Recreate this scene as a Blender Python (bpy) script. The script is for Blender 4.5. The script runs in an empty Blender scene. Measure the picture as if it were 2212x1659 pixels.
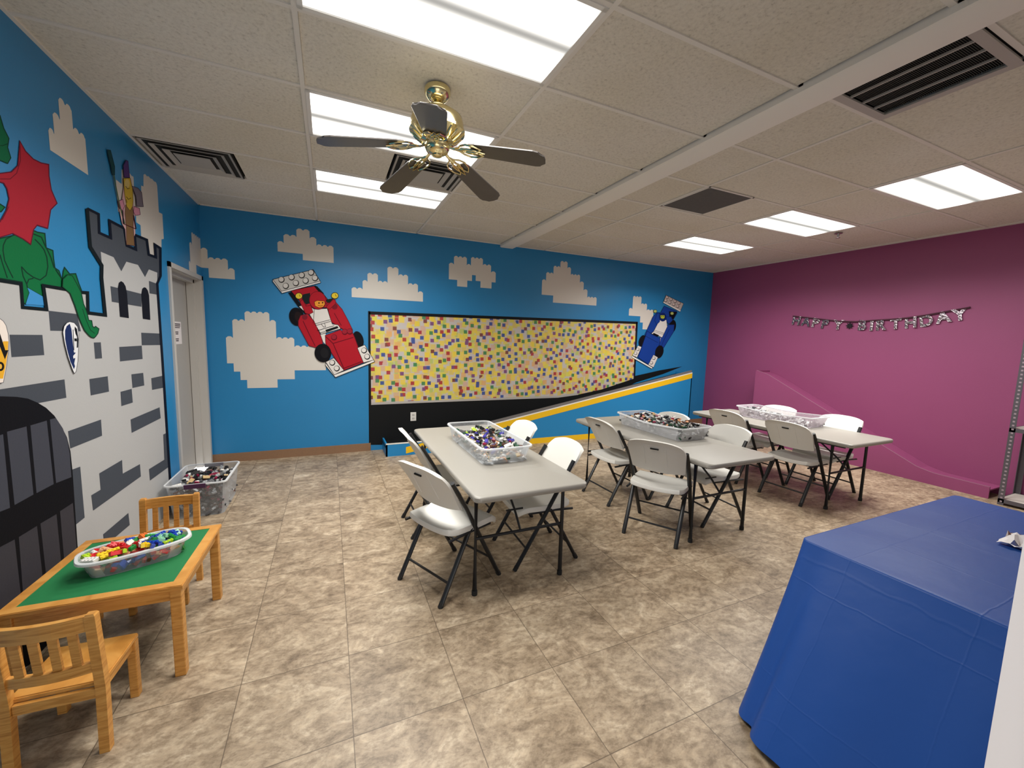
import bpy, bmesh, math, random
from math import pi, sin, cos, radians, atan2, hypot
from mathutils import Vector, Matrix

S = bpy.context.scene
COL = S.collection
random.seed(7)

# ------------------------------------------------------------------ room and camera numbers (metres)
H = 2.952          # ceiling
W = 8.081          # right (purple) wall
YF = -5.62         # front wall, room side; the photo is taken from its doorway
CAM = Vector((1.3014, -5.7221, 1.5602))
CR = Vector((0.91220757, -0.40876403, 0.02809471))
CU = Vector((0.01881163, 0.11027991, 0.99372253))
CF = Vector((0.40929631, 0.90595271, -0.10828769))
FPX = 874.7

def on(px, py, ax, val):
    """point of the plane axis=val seen at that place of the photograph"""
    d = CF * FPX + CR * (px - 1106) - CU * (py - 829.5)
    return CAM + d * ((val - CAM[ax]) / d[ax])

# ------------------------------------------------------------------ materials
MATS = {}
def lin(c):
    c /= 255.0
    return c / 12.92 if c <= 0.04045 else ((c + 0.055) / 1.055) ** 2.4
def rgb(r, g, b): return (lin(r), lin(g), lin(b), 1)

def mat(name, col, rough=0.5, metal=0.0, noise=0.0, bump=0.0, bscale=60.0, spec=0.5, coat=0.0):
    if name in MATS: return MATS[name]
    m = bpy.data.materials.new(name); m.use_nodes = True
    nt = m.node_tree; b = nt.nodes['Principled BSDF']
    b.inputs['Base Color'].default_value = col
    b.inputs['Roughness'].default_value = rough
    b.inputs['Metallic'].default_value = metal
    b.inputs['Specular IOR Level'].default_value = spec
    b.inputs['Coat Weight'].default_value = coat
    if noise or bump:
        tc = nt.nodes.new('ShaderNodeTexCoord')
        n = nt.nodes.new('ShaderNodeTexNoise'); n.inputs['Scale'].default_value = bscale
        n.inputs['Detail'].default_value = 3
        nt.links.new(tc.outputs['Object'], n.inputs['Vector'])
        if noise:
            mx = nt.nodes.new('ShaderNodeMix'); mx.data_type = 'RGBA'
            mx.inputs[6].default_value = tuple(c * (1 - noise) for c in col[:3]) + (1,)
            mx.inputs[7].default_value = tuple(min(1, c * (1 + noise)) for c in col[:3]) + (1,)
            nt.links.new(n.outputs['Fac'], mx.inputs[0]); nt.links.new(mx.outputs[2], b.inputs['Base Color'])
        if bump:
            bp = nt.nodes.new('ShaderNodeBump'); bp.inputs['Strength'].default_value = bump
            bp.inputs['Distance'].default_value = 0.01
            nt.links.new(n.outputs['Fac'], bp.inputs['Height']); nt.links.new(bp.outputs[0], b.inputs['Normal'])
    MATS[name] = m
    return m

def N(nt, typ, **kw):
    n = nt.nodes.new(typ)
    for k, v in kw.items(): setattr(n, k, v)
    return n
def math_node(nt, op, a, b=None, c=None):
    n = nt.nodes.new('ShaderNodeMath'); n.operation = op
    for i, v in enumerate((a, b, c)):
        if v is None: continue
        if isinstance(v, (int, float)): n.inputs[i].default_value = v
        else: nt.links.new(v, n.inputs[i])
    return n.outputs[0]
def mixc(nt, f, a, b):
    n = nt.nodes.new('ShaderNodeMix'); n.data_type = 'RGBA'
    for i, v in ((0, f), (6, a), (7, b)):
        if isinstance(v, (int, float, tuple)): n.inputs[i].default_value = v
        else: nt.links.new(v, n.inputs[i])
    return n.outputs[2]
def ramp(nt, src, stops, interp='LINEAR'):
    n = nt.nodes.new('ShaderNodeValToRGB'); n.color_ramp.interpolation = interp
    while len(n.color_ramp.elements) < len(stops): n.color_ramp.elements.new(0.5)
    for e, (p, c) in zip(n.color_ramp.elements, stops): e.position = p; e.color = c
    nt.links.new(src, n.inputs[0]); return n.outputs[0]

def newmat(name):
    m = bpy.data.materials.new(name); m.use_nodes = True
    MATS[name] = m
    return m, m.node_tree, m.node_tree.nodes['Principled BSDF']

def wall_paint(name, col, rough=0.45):
    m, nt, b = newmat(name)
    tc = N(nt, 'ShaderNodeTexCoord')
    n1 = N(nt, 'ShaderNodeTexNoise'); n1.inputs['Scale'].default_value = 90; n1.inputs['Detail'].default_value = 4
    n2 = N(nt, 'ShaderNodeTexNoise'); n2.inputs['Scale'].default_value = 1.3
    nt.links.new(tc.outputs['Object'], n1.inputs['Vector']); nt.links.new(tc.outputs['Object'], n2.inputs['Vector'])
    c = mixc(nt, n2.outputs['Fac'], tuple(x * .93 for x in col[:3]) + (1,), tuple(min(1, x * 1.07) for x in col[:3]) + (1,))
    nt.links.new(c, b.inputs['Base Color'])
    b.inputs['Roughness'].default_value = rough
    bp = N(nt, 'ShaderNodeBump'); bp.inputs['Strength'].default_value = .12; bp.inputs['Distance'].default_value = .004
    nt.links.new(n1.outputs['Fac'], bp.inputs['Height']); nt.links.new(bp.outputs[0], b.inputs['Normal'])
    return m

BLUE = wall_paint('blue wall paint', (0.014, 0.205, 0.46, 1), .42)
PURPLE = wall_paint('purple wall paint', (0.27, 0.058, 0.155, 1), .5)
OFFWHITE = wall_paint('off-white wall paint', (0.62, 0.60, 0.57, 1), .6)

def floor_mat():
    m, nt, b = newmat('stone-look vinyl tile')
    tc = N(nt, 'ShaderNodeTexCoord'); sep = N(nt, 'ShaderNodeSeparateXYZ')
    nt.links.new(tc.outputs['Object'], sep.inputs[0])
    T = 0.4452
    u = math_node(nt, 'DIVIDE', math_node(nt, 'SUBTRACT', sep.outputs[0], 1.3588), T)
    v = math_node(nt, 'DIVIDE', math_node(nt, 'ADD', sep.outputs[1], 3.2966), T)
    fu = math_node(nt, 'FRACT', u); fv = math_node(nt, 'FRACT', v)
    iu = math_node(nt, 'FLOOR', u); iv = math_node(nt, 'FLOOR', v)
    du = math_node(nt, 'MINIMUM', fu, math_node(nt, 'SUBTRACT', 1.0, fu))
    dv = math_node(nt, 'MINIMUM', fv, math_node(nt, 'SUBTRACT', 1.0, fv))
    d = math_node(nt, 'MINIMUM', du, dv)
    seam = math_node(nt, 'LESS_THAN', d, 0.0042)
    wn = N(nt, 'ShaderNodeTexWhiteNoise', noise_dimensions='2D')
    cb = N(nt, 'ShaderNodeCombineXYZ'); nt.links.new(iu, cb.inputs[0]); nt.links.new(iv, cb.inputs[1])
    nt.links.new(cb.outputs[0], wn.inputs['Vector'])
    # every tile takes its own piece of the stone print
    off = N(nt, 'ShaderNodeVectorMath', operation='SCALE'); nt.links.new(wn.outputs['Color'], off.inputs[0]); off.inputs['Scale'].default_value = 7.0
    add = N(nt, 'ShaderNodeVectorMath', operation='ADD'); nt.links.new(tc.outputs['Object'], add.inputs[0]); nt.links.new(off.outputs[0], add.inputs[1])
    mp = N(nt, 'ShaderNodeMapping'); mp.inputs['Scale'].default_value = (1.0, 1.45, 1.0); mp.inputs['Rotation'].default_value = (0, 0, .5)
    nt.links.new(add.outputs[0], mp.inputs['Vector'])
    n1 = N(nt, 'ShaderNodeTexNoise'); n1.inputs['Scale'].default_value = 5.0; n1.inputs['Detail'].default_value = 9; n1.inputs['Roughness'].default_value = .72; n1.inputs['Distortion'].default_value = .9
    nt.links.new(mp.outputs[0], n1.inputs['Vector'])
    n2 = N(nt, 'ShaderNodeTexNoise'); n2.inputs['Scale'].default_value = 26; n2.inputs['Detail'].default_value = 5; n2.inputs['Roughness'].default_value = .7
    nt.links.new(mp.outputs[0], n2.inputs['Vector'])
    base = ramp(nt, n1.outputs['Fac'], [(.28, (.13, .092, .06, 1)), (.40, (.25, .186, .122, 1)), (.50, (.345, .265, .18, 1)), (.60, (.44, .35, .245, 1)), (.72, (.60, .50, .375, 1))])
    sp = ramp(nt, n2.outputs['Fac'], [(.38, (.66, .63, .60, 1)), (.52, (1, 1, 1, 1)), (.66, (1.18, 1.17, 1.15, 1))])
    mul = N(nt, 'ShaderNodeMix', data_type='RGBA', blend_type='MULTIPLY'); mul.inputs[0].default_value = .9
    nt.links.new(base, mul.inputs[6]); nt.links.new(sp, mul.inputs[7])
    tone = math_node(nt, 'MULTIPLY_ADD', wn.outputs['Value'], .16, .90)
    vm = N(nt, 'ShaderNodeVectorMath', operation='SCALE'); nt.links.new(mul.outputs[2], vm.inputs[0]); nt.links.new(tone, vm.inputs['Scale'])
    col = mixc(nt, math_node(nt, 'MULTIPLY', seam, .75), vm.outputs[0], (.08, .055, .035, 1))
    nt.links.new(col, b.inputs['Base Color'])
    b.inputs['Roughness'].default_value = .42
    b.inputs['Specular IOR Level'].default_value = .4
    bp = N(nt, 'ShaderNodeBump'); bp.inputs['Strength'].default_value = .15; bp.inputs['Distance'].default_value = .002
    hh = math_node(nt, 'SUBTRACT', n1.outputs['Fac'], math_node(nt, 'MULTIPLY', seam, 1.0))
    nt.links.new(hh, bp.inputs['Height']); nt.links.new(bp.outputs[0], b.inputs['Normal'])
    return m

def ceiling_mat():
    m, nt, b = newmat('mineral fibre ceiling tile')
    tc = N(nt, 'ShaderNodeTexCoord')
    n1 = N(nt, 'ShaderNodeTexNoise'); n1.inputs['Scale'].default_value = 55; n1.inputs['Detail'].default_value = 4; n1.inputs['Roughness'].default_value = .75
    n2 = N(nt, 'ShaderNodeTexNoise'); n2.inputs['Scale'].default_value = 1.1; n2.inputs['Detail'].default_value = 2
    for n in (n1, n2): nt.links.new(tc.outputs['Object'], n.inputs['Vector'])
    c = ramp(nt, n1.outputs['Fac'], [(.30, (.48, .45, .40, 1)), (.42, (.66, .63, .57, 1)), (.6, (.73, .70, .635, 1))])
    d = ramp(nt, n2.outputs['Fac'], [(.3, (.92, .90, .84, 1)), (.7, (1, 1, 1, 1))])
    mul = N(nt, 'ShaderNodeMix', data_type='RGBA', blend_type='MULTIPLY'); mul.inputs[0].default_value = 1
    nt.links.new(c, mul.inputs[6]); nt.links.new(d, mul.inputs[7]); nt.links.new(mul.outputs[2], b.inputs['Base Color'])
    b.inputs['Roughness'].default_value = .9; b.inputs['Specular IOR Level'].default_value = .15
    bp = N(nt, 'ShaderNodeBump'); bp.inputs['Strength'].default_value = .35; bp.inputs['Distance'].default_value = .004
    nt.links.new(n1.outputs['Fac'], bp.inputs['Height']); nt.links.new(bp.outputs[0], b.inputs['Normal'])
    return m

def dots_mat():
    """scattered squares of red, blue, green and purple over yellow and orange ones on a pale ground"""
    m, nt, b = newmat('scattered colour squares print')
    tc = N(nt, 'ShaderNodeTexCoord'); sep = N(nt, 'ShaderNodeSeparateXYZ'); nt.links.new(tc.outputs['Object'], sep.inputs[0])
    cb = N(nt, 'ShaderNodeCombineXYZ'); nt.links.new(sep.outputs[0], cb.inputs[0]); nt.links.new(sep.outputs[2], cb.inputs[1])
    def layer(scale, size, soft, rnd, seed):
        mp = N(nt, 'ShaderNodeMapping'); mp.inputs['Location'].default_value = (seed, seed * .37, 0); nt.links.new(cb.outputs[0], mp.inputs['Vector'])
        v = N(nt, 'ShaderNodeTexVoronoi', voronoi_dimensions='2D', distance='CHEBYCHEV'); v.inputs['Scale'].default_value = scale; v.inputs['Randomness'].default_value = rnd
        nt.links.new(mp.outputs[0], v.inputs['Vector'])
        s = N(nt, 'ShaderNodeSeparateColor'); nt.links.new(v.outputs['Color'], s.inputs[0])
        mr = N(nt, 'ShaderNodeMapRange'); mr.inputs['From Min'].default_value = size - soft; mr.inputs['From Max'].default_value = size + soft
        mr.inputs['To Min'].default_value = 1; mr.inputs['To Max'].default_value = 0
        nt.links.new(v.outputs['Distance'], mr.inputs['Value'])
        return mr.outputs[0], s.outputs[0], s.outputs[1]
    col = (.50, .47, .45, 1)
    for sc, sz, so, sd, st in ((11, .42, .10, 3.1, [(0, (.62, .47, .08, 1)), (.35, (.68, .55, .07, 1)), (.6, (.60, .38, .20, 1)), (.75, (.42, .48, .08, 1)), (.88, (.52, .45, .42, 1))]),
                               (9.5, .34, .05, 9.7, [(0, (.74, .55, .04, 1)), (.5, (.66, .36, .12, 1)), (.64, (.62, .58, .06, 1)), (.84, (.56, .36, .27, 1))])):
        f, c1, c2 = layer(sc, sz, so, .9, sd)
        col = mixc(nt, math_node(nt, 'MULTIPLY', f, .85), col, ramp(nt, c1, st, 'CONSTANT'))
    f, c1, c2 = layer(9.6, .245, .02, .93, 0)
    dark = ramp(nt, c1, [(0, (.36, .015, .03, 1)), (.24, (.02, .06, .27, 1)), (.50, (.035, .20, .07, 1)), (.74, (.16, .045, .18, 1)), (.9, (.17, .03, .03, 1))], 'CONSTANT')
    keep = math_node(nt, 'LESS_THAN', c2, .93)
    col = mixc(nt, math_node(nt, 'MULTIPLY', f, math_node(nt, 'MULTIPLY', keep, .95)), col, dark)
    nt.links.new(col, b.inputs['Base Color']); b.inputs['Roughness'].default_value = .55
    return m

def clear_plastic(name, tint=(.86, .88, .9, 1), fac=.13, rough=.25):
    m, nt, b = newmat(name)
    b.inputs['Base Color'].default_value = tint; b.inputs['Roughness'].default_value = rough
    tr = N(nt, 'ShaderNodeBsdfTransparent'); tr.inputs[0].default_value = (.93, .94, .95, 1)
    lw = N(nt, 'ShaderNodeLayerWeight'); lw.inputs['Blend'].default_value = .35
    tc = N(nt, 'ShaderNodeTexCoord'); n = N(nt, 'ShaderNodeTexNoise'); n.inputs['Scale'].default_value = 14
    nt.links.new(tc.outputs['Object'], n.inputs['Vector'])
    f = math_node(nt, 'ADD', math_node(nt, 'MULTIPLY', lw.outputs['Fresnel'], .4), math_node(nt, 'MULTIPLY_ADD', n.outputs['Fac'], .16, fac - .12))
    mx = N(nt, 'ShaderNodeMixShader'); nt.links.new(f, mx.inputs[0]); nt.links.new(tr.outputs[0], mx.inputs[1]); nt.links.new(b.outputs[0], mx.inputs[2])
    nt.links.new(mx.outputs[0], nt.nodes['Material Output'].inputs['Surface'])
    return m

def wood_mat():
    m, nt, b = newmat('honey coloured wood')
    tc = N(nt, 'ShaderNodeTexCoord'); mp = N(nt, 'ShaderNodeMapping'); mp.inputs['Scale'].default_value = (3, 3, 30)
    mp.inputs['Rotation'].default_value = (0, 0.02, 0)
    n = N(nt, 'ShaderNodeTexNoise'); n.inputs['Scale'].default_value = 2.5; n.inputs['Detail'].default_value = 6; n.inputs['Distortion'].default_value = 1.2
    nt.links.new(tc.outputs['Object'], mp.inputs[0]); nt.links.new(mp.outputs[0], n.inputs['Vector'])
    c = ramp(nt, n.outputs['Fac'], [(.3, (.40, .165, .028, 1)), (.5, (.56, .26, .055, 1)), (.7, (.64, .33, .085, 1))])
    nt.links.new(c, b.inputs['Base Color']); b.inputs['Roughness'].default_value = .38
    return m

def light_mat():
    m, nt, b = newmat('lit prismatic diffuser')
    tc = N(nt, 'ShaderNodeTexCoord'); sep = N(nt, 'ShaderNodeSeparateXYZ'); nt.links.new(tc.outputs['Object'], sep.inputs[0])
    a = math_node(nt, 'ABSOLUTE', sep.outputs[1])
    # two tubes behind the lens: brighter over each tube, dimmer along the middle
    tube = math_node(nt, 'ABSOLUTE', math_node(nt, 'SUBTRACT', a, .15))
    mr = N(nt, 'ShaderNodeMapRange'); mr.inputs['From Min'].default_value = .03; mr.inputs['From Max'].default_value = .15
    mr.inputs['To Min'].default_value = 1.0; mr.inputs['To Max'].default_value = .10; mr.interpolation_type = 'SMOOTHSTEP'
    nt.links.new(tube, mr.inputs['Value'])
    e = N(nt, 'ShaderNodeEmission'); e.inputs['Color'].default_value = (1.0, .965, .90, 1)
    nt.links.new(math_node(nt, 'MULTIPLY', mr.outputs[0], LIGHT), e.inputs['Strength'])
    nt.links.new(e.outputs[0], nt.nodes['Material Output'].inputs['Surface'])
    return m
LIGHT = 5.0; LAMP = 42.0; SPREAD = 150

M_FLOOR = floor_mat(); M_CEIL = ceiling_mat(); M_DOTS = dots_mat(); M_WOOD = wood_mat(); M_LIGHT = light_mat()
M_CLEAR = clear_plastic('clear storage plastic'); M_CLEAR2 = clear_plastic('cloudy storage plastic', (.88, .87, .88, 1), .16, .3)
M_RIM = clear_plastic('frosted plastic rim', (.93, .94, .95, 1), .42, .3)
M_TEE = mat('white painted ceiling tee', (.72, .69, .64, 1), .5)
M_DARK = mat('unlit void black', (.012, .012, .011, 1), .9)  # near-black colour stands in for unlit space behind tile gaps and vents
M_BLACK = mat('black paint', (.006, .007, .008, 1), .6, noise=.2, bump=.05, spec=.18)
M_BASEB = mat('brown vinyl baseboard', (.24, .135, .075, 1), .55, noise=.1)
M_WPLAST = mat('white moulded plastic', (.69, .68, .64, 1), .5, bump=.05, bscale=300)
M_GPLAST = mat('speckled grey table plastic', (.30, .285, .255, 1), .42, noise=.06, bump=.08, bscale=250)
M_STEEL = mat('charcoal powder-coated steel', (.018, .019, .021, 1), .38, metal=.3)
M_FOOT = mat('black rubber foot', (.01, .01, .01, 1), .8)
M_SLOT = mat('dark handle slot', (.008, .008, .008, 1), .8)
M_BRASS = mat('polished brass', (.80, .70, .40, 1), .16, metal=1)
M_BLADE = mat('dark grey-brown fan blade', (.085, .077, .074, 1), .3, noise=.15, bscale=20)
M_DOOR = mat('grey painted door', (.40, .385, .36, 1), .5, bump=.03)
M_FRAME = mat('light grey door frame paint', (.48, .465, .44, 1), .45)
M_PAPER = mat('white paper', (.80, .76, .76, 1), .7)
M_INK = mat('dark printing ink', (.06, .04, .05, 1), .6)
def cloth_mat():
    m, nt, b = newmat('blue plastic table cover')
    b.inputs['Base Color'].default_value = (.010, .060, .27, 1); b.inputs['Roughness'].default_value = .45; b.inputs['Specular IOR Level'].default_value = .3
    tc = N(nt, 'ShaderNodeTexCoord'); n = N(nt, 'ShaderNodeTexNoise'); n.inputs['Scale'].default_value = 9; n.inputs['Detail'].default_value = 3
    nt.links.new(tc.outputs['Object'], n.inputs['Vector']); sep = N(nt, 'ShaderNodeSeparateXYZ'); nt.links.new(tc.outputs['Object'], sep.inputs[0])
    h = math_node(nt, 'MULTIPLY', n.outputs['Fac'], .45)
    # creases left by the folding of the packed sheet
    for ax, off, per in ((0, .11, .34), (1, .17, .36), (2, .12, .36)):
        w_ = math_node(nt, 'MULTIPLY_ADD', n.outputs['Fac'], .02, sep.outputs[ax])
        f = math_node(nt, 'ABSOLUTE', math_node(nt, 'SUBTRACT', math_node(nt, 'FRACT', math_node(nt, 'DIVIDE', math_node(nt, 'ADD', w_, off + 20), per)), .5))
        r = N(nt, 'ShaderNodeMapRange'); r.inputs['From Min'].default_value = 0; r.inputs['From Max'].default_value = .012; r.inputs['To Min'].default_value = .09; r.inputs['To Max'].default_value = 0
        nt.links.new(f, r.inputs['Value']); h = math_node(nt, 'ADD', h, r.outputs[0])
    bp = N(nt, 'ShaderNodeBump'); bp.inputs['Strength'].default_value = .45; bp.inputs['Distance'].default_value = .01
    nt.links.new(h, bp.inputs['Height']); nt.links.new(bp.outputs[0], b.inputs['Normal'])
    return m
M_CLOTH = cloth_mat()
M_GREEN = mat('green baize mat', (.004, .155, .042, 1), .75, noise=.1, bscale=40)
M_WCASE = mat('white door casing paint', (.80, .76, .75, 1), .5, bump=.03)
M_VENT = mat('white painted vent metal', (.42, .40, .37, 1), .5)
M_GRILLE = mat('dark grey filter grille', (.085, .082, .075, 1), .7, noise=.2, bscale=30)
M_SHELFM = mat('grey slotted steel', (.13, .12, .14, 1), .4, metal=.5)
M_HOLE = mat('pale slot behind the post', (.30, .24, .28, 1), .6)
M_BOARD = mat('pale shelf board', (.58, .55, .50, 1), .6)
M_FOIL = mat('crinkled silver foil', (.42, .36, .40, 1), .2, metal=1, bump=1.0, bscale=45)
M_STRING = mat('dark burgundy ribbon', (.06, .012, .03, 1), .5)

# ------------------------------------------------------------------ object helpers
def tag(o, label=None, cat=None, group=None, kind=None):
    if label: o['label'] = label
    if cat: o['category'] = cat
    if group: o['group'] = group
    if kind: o['kind'] = kind
    return o
def link(name, bm, mats, parent=None, smooth=False, loc=None):
    me = bpy.data.meshes.new(name)
    bmesh.ops.recalc_face_normals(bm, faces=bm.faces)
    bm.to_mesh(me); bm.free()
    if not isinstance(mats, (list, tuple)): mats = [mats]
    for m in mats: me.materials.append(m)
    if smooth:
        for p in me.polygons: p.use_smooth = True
        if smooth != 'all':
            try: me.set_sharp_from_angle(angle=radians(40))
            except Exception: pass
    o = bpy.data.objects.new(name, me); COL.objects.link(o)
    if parent: o.parent = parent
    if loc: o.location = loc
    return o
def empty(name, loc=(0, 0, 0), rz=0, label=None, cat=None, group=None):
    o = bpy.data.objects.new(name, None); COL.objects.link(o); o.location = loc; o.rotation_euler = (0, 0, rz)
    o.empty_display_size = .1
    return tag(o, label, cat, group)
def copy_tree(o, parent=None):
    c = o.copy(); COL.objects.link(c)
    if parent: c.parent = parent
    for ch in list(o.children): copy_tree(ch, c)
    return c

def box(bm, x0, x1, y0, y1, z0, z1, mi=0, M=None):
    vs = [bm.verts.new((x, y, z)) for x in (x0, x1) for y in (y0, y1) for z in (z0, z1)]
    if M: 
        for v in vs: v.co = M @ v.co
    fs = []
    for q in ((0, 1, 3, 2), (4, 6, 7, 5), (0, 4, 5, 1), (2, 3, 7, 6), (0, 2, 6, 4), (1, 5, 7, 3)):
        f = bm.faces.new([vs[i] for i in q]); f.material_index = mi; fs.append(f)
    return vs
def bbox(x0, x1, y0, y1, z0, z1, bev=.004, seg=2):
    bm = bmesh.new(); box(bm, x0, x1, y0, y1, z0, z1)
    if bev: bmesh.ops.bevel(bm, geom=bm.edges[:], offset=bev, segments=seg, affect='EDGES', profile=.6)
    return bm
def tube(bm, pts, r, n=10, r2=None, caps=True, up=None):
    """sweep an (elliptic) section along a polyline"""
    pts = [Vector(p) for p in pts]; rings = []
    for i, p in enumerate(pts):
        if i == 0: d = pts[1] - p
        elif i == len(pts) - 1: d = p - pts[i - 1]
        else: d = (pts[i + 1] - p).normalized() + (p - pts[i - 1]).normalized()
        d.normalize()
        a = Vector(up) if up else (Vector((0, 0, 1)) if abs(d.z) < .9 else Vector((1, 0, 0)))
        s = d.cross(a).normalized(); t = s.cross(d).normalized()
        rings.append([bm.verts.new(p + s * (r * cos(2 * pi * k / n)) + t * ((r2 or r) * sin(2 * pi * k / n))) for k in range(n)])
    for a, b in zip(rings, rings[1:]):
        for k in range(n): bm.faces.new((a[k], a[(k + 1) % n], b[(k + 1) % n], b[k]))
    if caps: bm.faces.new(rings[0]); bm.faces.new(rings[-1])
def lathe(bm, prof, n=32, c=(0, 0, 0)):
    rings = []
    for r, z in prof:
        rings.append([bm.verts.new((c[0] + r * cos(2 * pi * k / n), c[1] + r * sin(2 * pi * k / n), c[2] + z)) for k in range(n)])
    for a, b in zip(rings, rings[1:]):
        for k in range(n): bm.faces.new((a[k], a[(k + 1) % n], b[(k + 1) % n], b[k]))
    bm.faces.new(rings[0]); bm.faces.new(rings[-1])
def rrect(hx, hy, r, n=5):
    pts = []
    for cx, cy, a0 in ((hx - r, hy - r, 0), (-hx + r, hy - r, 90), (-hx + r, -hy + r, 180), (hx - r, -hy + r, 270)):
        for k in range(n + 1):
            a = radians(a0 + 90 * k / n); pts.append((cx + r * cos(a), cy + r * sin(a)))
    return pts
def loft(bm, loops, cap0=True, cap1=True):
    rings = [[bm.verts.new(p) for p in l] for l in loops]
    for a, b in zip(rings, rings[1:]):
        n = len(a)
        for k in range(n): bm.faces.new((a[k], a[(k + 1) % n], b[(k + 1) % n], b[k]))
    if cap0: bm.faces.new(rings[0])
    if cap1: bm.faces.new(rings[-1])

# ------------------------------------------------------------------ flat painting on a wall, traced in photo pixels
class Paint:
    def __init__(s, ax, val, direction, base=.0006, step=.00006):
        s.ax, s.val, s.dir, s.h, s.step = ax, val, direction, base, step
        s.bm = bmesh.new(); s.mats = []
    def mi(s, col):
        nm = 'paint %d %d %d' % col
        m = mat(nm, tuple(c * .93 for c in rgb(*col)[:3]) + (1,), .65, bump=.05, bscale=90, spec=.1)
        if m not in s.mats: s.mats.append(m)
        return s.mats.index(m)
    def pt(s, px, py): return on(px, py, s.ax, s.val + s.dir * s.h)
    def raw(s, pts3, col):
        vs = [s.bm.verts.new(p) for p in pts3]
        f = s.bm.faces.new(vs); f.material_index = s.mi(col); s.h += s.step
    def poly(s, pts, col): s.raw([s.pt(*p) for p in pts], col)
    def ell(s, cx, cy, rx, ry, col, rot=0, n=28):
        s.poly([(cx + rx * cos(a) * cos(rot) - ry * sin(a) * sin(rot), cy + rx * cos(a) * sin(rot) + ry * sin(a) * cos(rot)) for a in (2 * pi * k / n for k in range(n))], col)
    def line(s, pts, w, col, closed=False):
        P = [Vector(p) for p in pts]; n = len(P)
        L, R = [], []
        for i in range(n):
            a = P[i - 1] if (i or closed) else None; b = P[(i + 1) % n] if (i < n - 1 or closed) else None
            d1 = (P[i] - a).normalized() if a is not None else None; d2 = (b - P[i]).normalized() if b is not None else None
            if d1 is None: d1 = d2
            if d2 is None: d2 = d1
            t = d1 + d2
            if t.length < 1e-3: t = d1
            t.normalize(); nn = Vector((-t.y, t.x)); k = max(.45, abs(nn.dot(Vector((-d1.y, d1.x)))))
            L.append(P[i] + nn * (w / 2 / k)); R.append(P[i] - nn * (w / 2 / k))
        m = s.mi(col); vl = [s.bm.verts.new(s.pt(*p)) for p in L]; vr = [s.bm.verts.new(s.pt(*p)) for p in R]
        for i in range(n if closed else n - 1):
            j = (i + 1) % n
            f = s.bm.faces.new((vl[i], vl[j], vr[j], vr[i])); f.material_index = m
        s.h += s.step
    def shape(s, pts, fill, edge=None, w=1.6):
        s.poly(pts, fill)
        if edge: s.line(pts, w, edge, True)
    def done(s, name, parent=None):
        me = bpy.data.meshes.new(name); s.bm.to_mesh(me); s.bm.free()
        for m in s.mats: me.materials.append(m)
        o = bpy.data.objects.new(name, me); COL.objects.link(o)
        if parent: o.parent = parent
        return o
def T(ox, oy, sc, pts): return [(ox + x / sc, oy + y / sc) for x, y in pts]

# ------------------------------------------------------------------ setting
def struct(name, bm, m, **k):
    return tag(link(name, bm, m, **k), kind='structure')
bm = bmesh.new(); box(bm, -.0, W, YF - 1.6, 0, -.06, 0); struct('floor', bm, M_FLOOR)

DY0, DY1, DH = -1.055, -.085, 2.125      # door opening in the left wall
bm = bmesh.new()
box(bm, -.15, 0, YF - .15, DY0, 0, H + .15); box(bm, -.15, 0, DY1, 0, 0, H + .15); box(bm, -.15, 0, DY0, DY1, DH, H + .15)
wall_left = struct('wall_left', bm, BLUE)
bm = bmesh.new(); box(bm, -.15, W + .15, 0, .12, 0, H + .15)
wall_back = struct('wall_back', bm, BLUE)
bm = bmesh.new(); box(bm, W, W + .12, YF - .15, 0, 0, H + .15)
wall_right = struct('wall_right', bm, PURPLE)
bm = bmesh.new()
box(bm, 0, .62, YF - .13, YF, 0, H + .15); box(bm, 1.97, W, YF - .13, YF, 0, H + .15); box(bm, .62, 1.97, YF - .13, YF, 2.2, H + .15)
struct('wall_front', bm, OFFWHITE)
bm = bmesh.new(); box(bm, -.15, W + .12, YF - .15, .12, H + .12, H + .15); struct('ceiling_void', bm, M_DARK).name = 'plenum_shade_sheet'  # black sheet added above the tiles so their gaps look unlit

# suspended ceiling: two fields of 2 x 4 ft tiles, meeting at the white channel
FT2, FT4 = .6096, 1.2192
G = [1.19 + FT4 * k for k in range(-1, 3)]            # main tees, left field
G[0] = 0.0
RY = [-.5329 - FT2 * k for k in range(-1, 10)]
XS = 3.63
HX = [4.3731 + FT4 * k for k in range(0, 4)]
HY = [-.5562 - FT2 * k for k in range(-1, 10)]
lights = [(1.19, -4.1905), (1.19, -2.9713), (1.19, -1.7521), (HX[1], -4.2138), (HX[1], -2.9946), (HX[1], -1.7754)]
holes = [(x, y) for x, y in lights]
def clampy(ys): return sorted({max(YF, min(0, y)) for y in ys})
bm = bmesh.new()
rt = random.Random(3)
def tile(x0, y0, x1, y1):
    z = H + .006 + rt.uniform(0, .004)
    vs = [(x0 + .013, y0 + .0125 + rt.uniform(0, .003)), (x1 - .010, y0 + .0125), (x1 - .010, y1 - .0105), (x0 + .013, y1 - .0105)]
    bm.faces.new([bm.verts.new((a, b, z + rt.uniform(-.001, .001))) for a, b in reversed(vs)])
def tiles(xs, ys):
    for x0, x1 in zip(xs, xs[1:]):
        for y0, y1 in zip(ys, ys[1:]):
            if any(abs(x0 - a) < .05 and abs(y0 - b) < .05 for a, b in holes): continue
            if abs(x0 - XS - .1) < .05 and y0 < -4.519 < y1: continue          # return air grille
            if x0 == 0 and y0 < -1.448 < y1: tile(.625, y0, x1, y1); continue
            if abs(x0 - 1.19) < .01 and y0 < -2.057 < y1: tile(x0, y0, 1.795, y1); continue
            tile(x0, y0, x1, y1)
tiles([0, 1.19, 1.19 + FT4, XS], clampy(RY))
tiles([XS + .1, HX[0], HX[1], HX[2], HX[3], W], clampy(HY))
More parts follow.
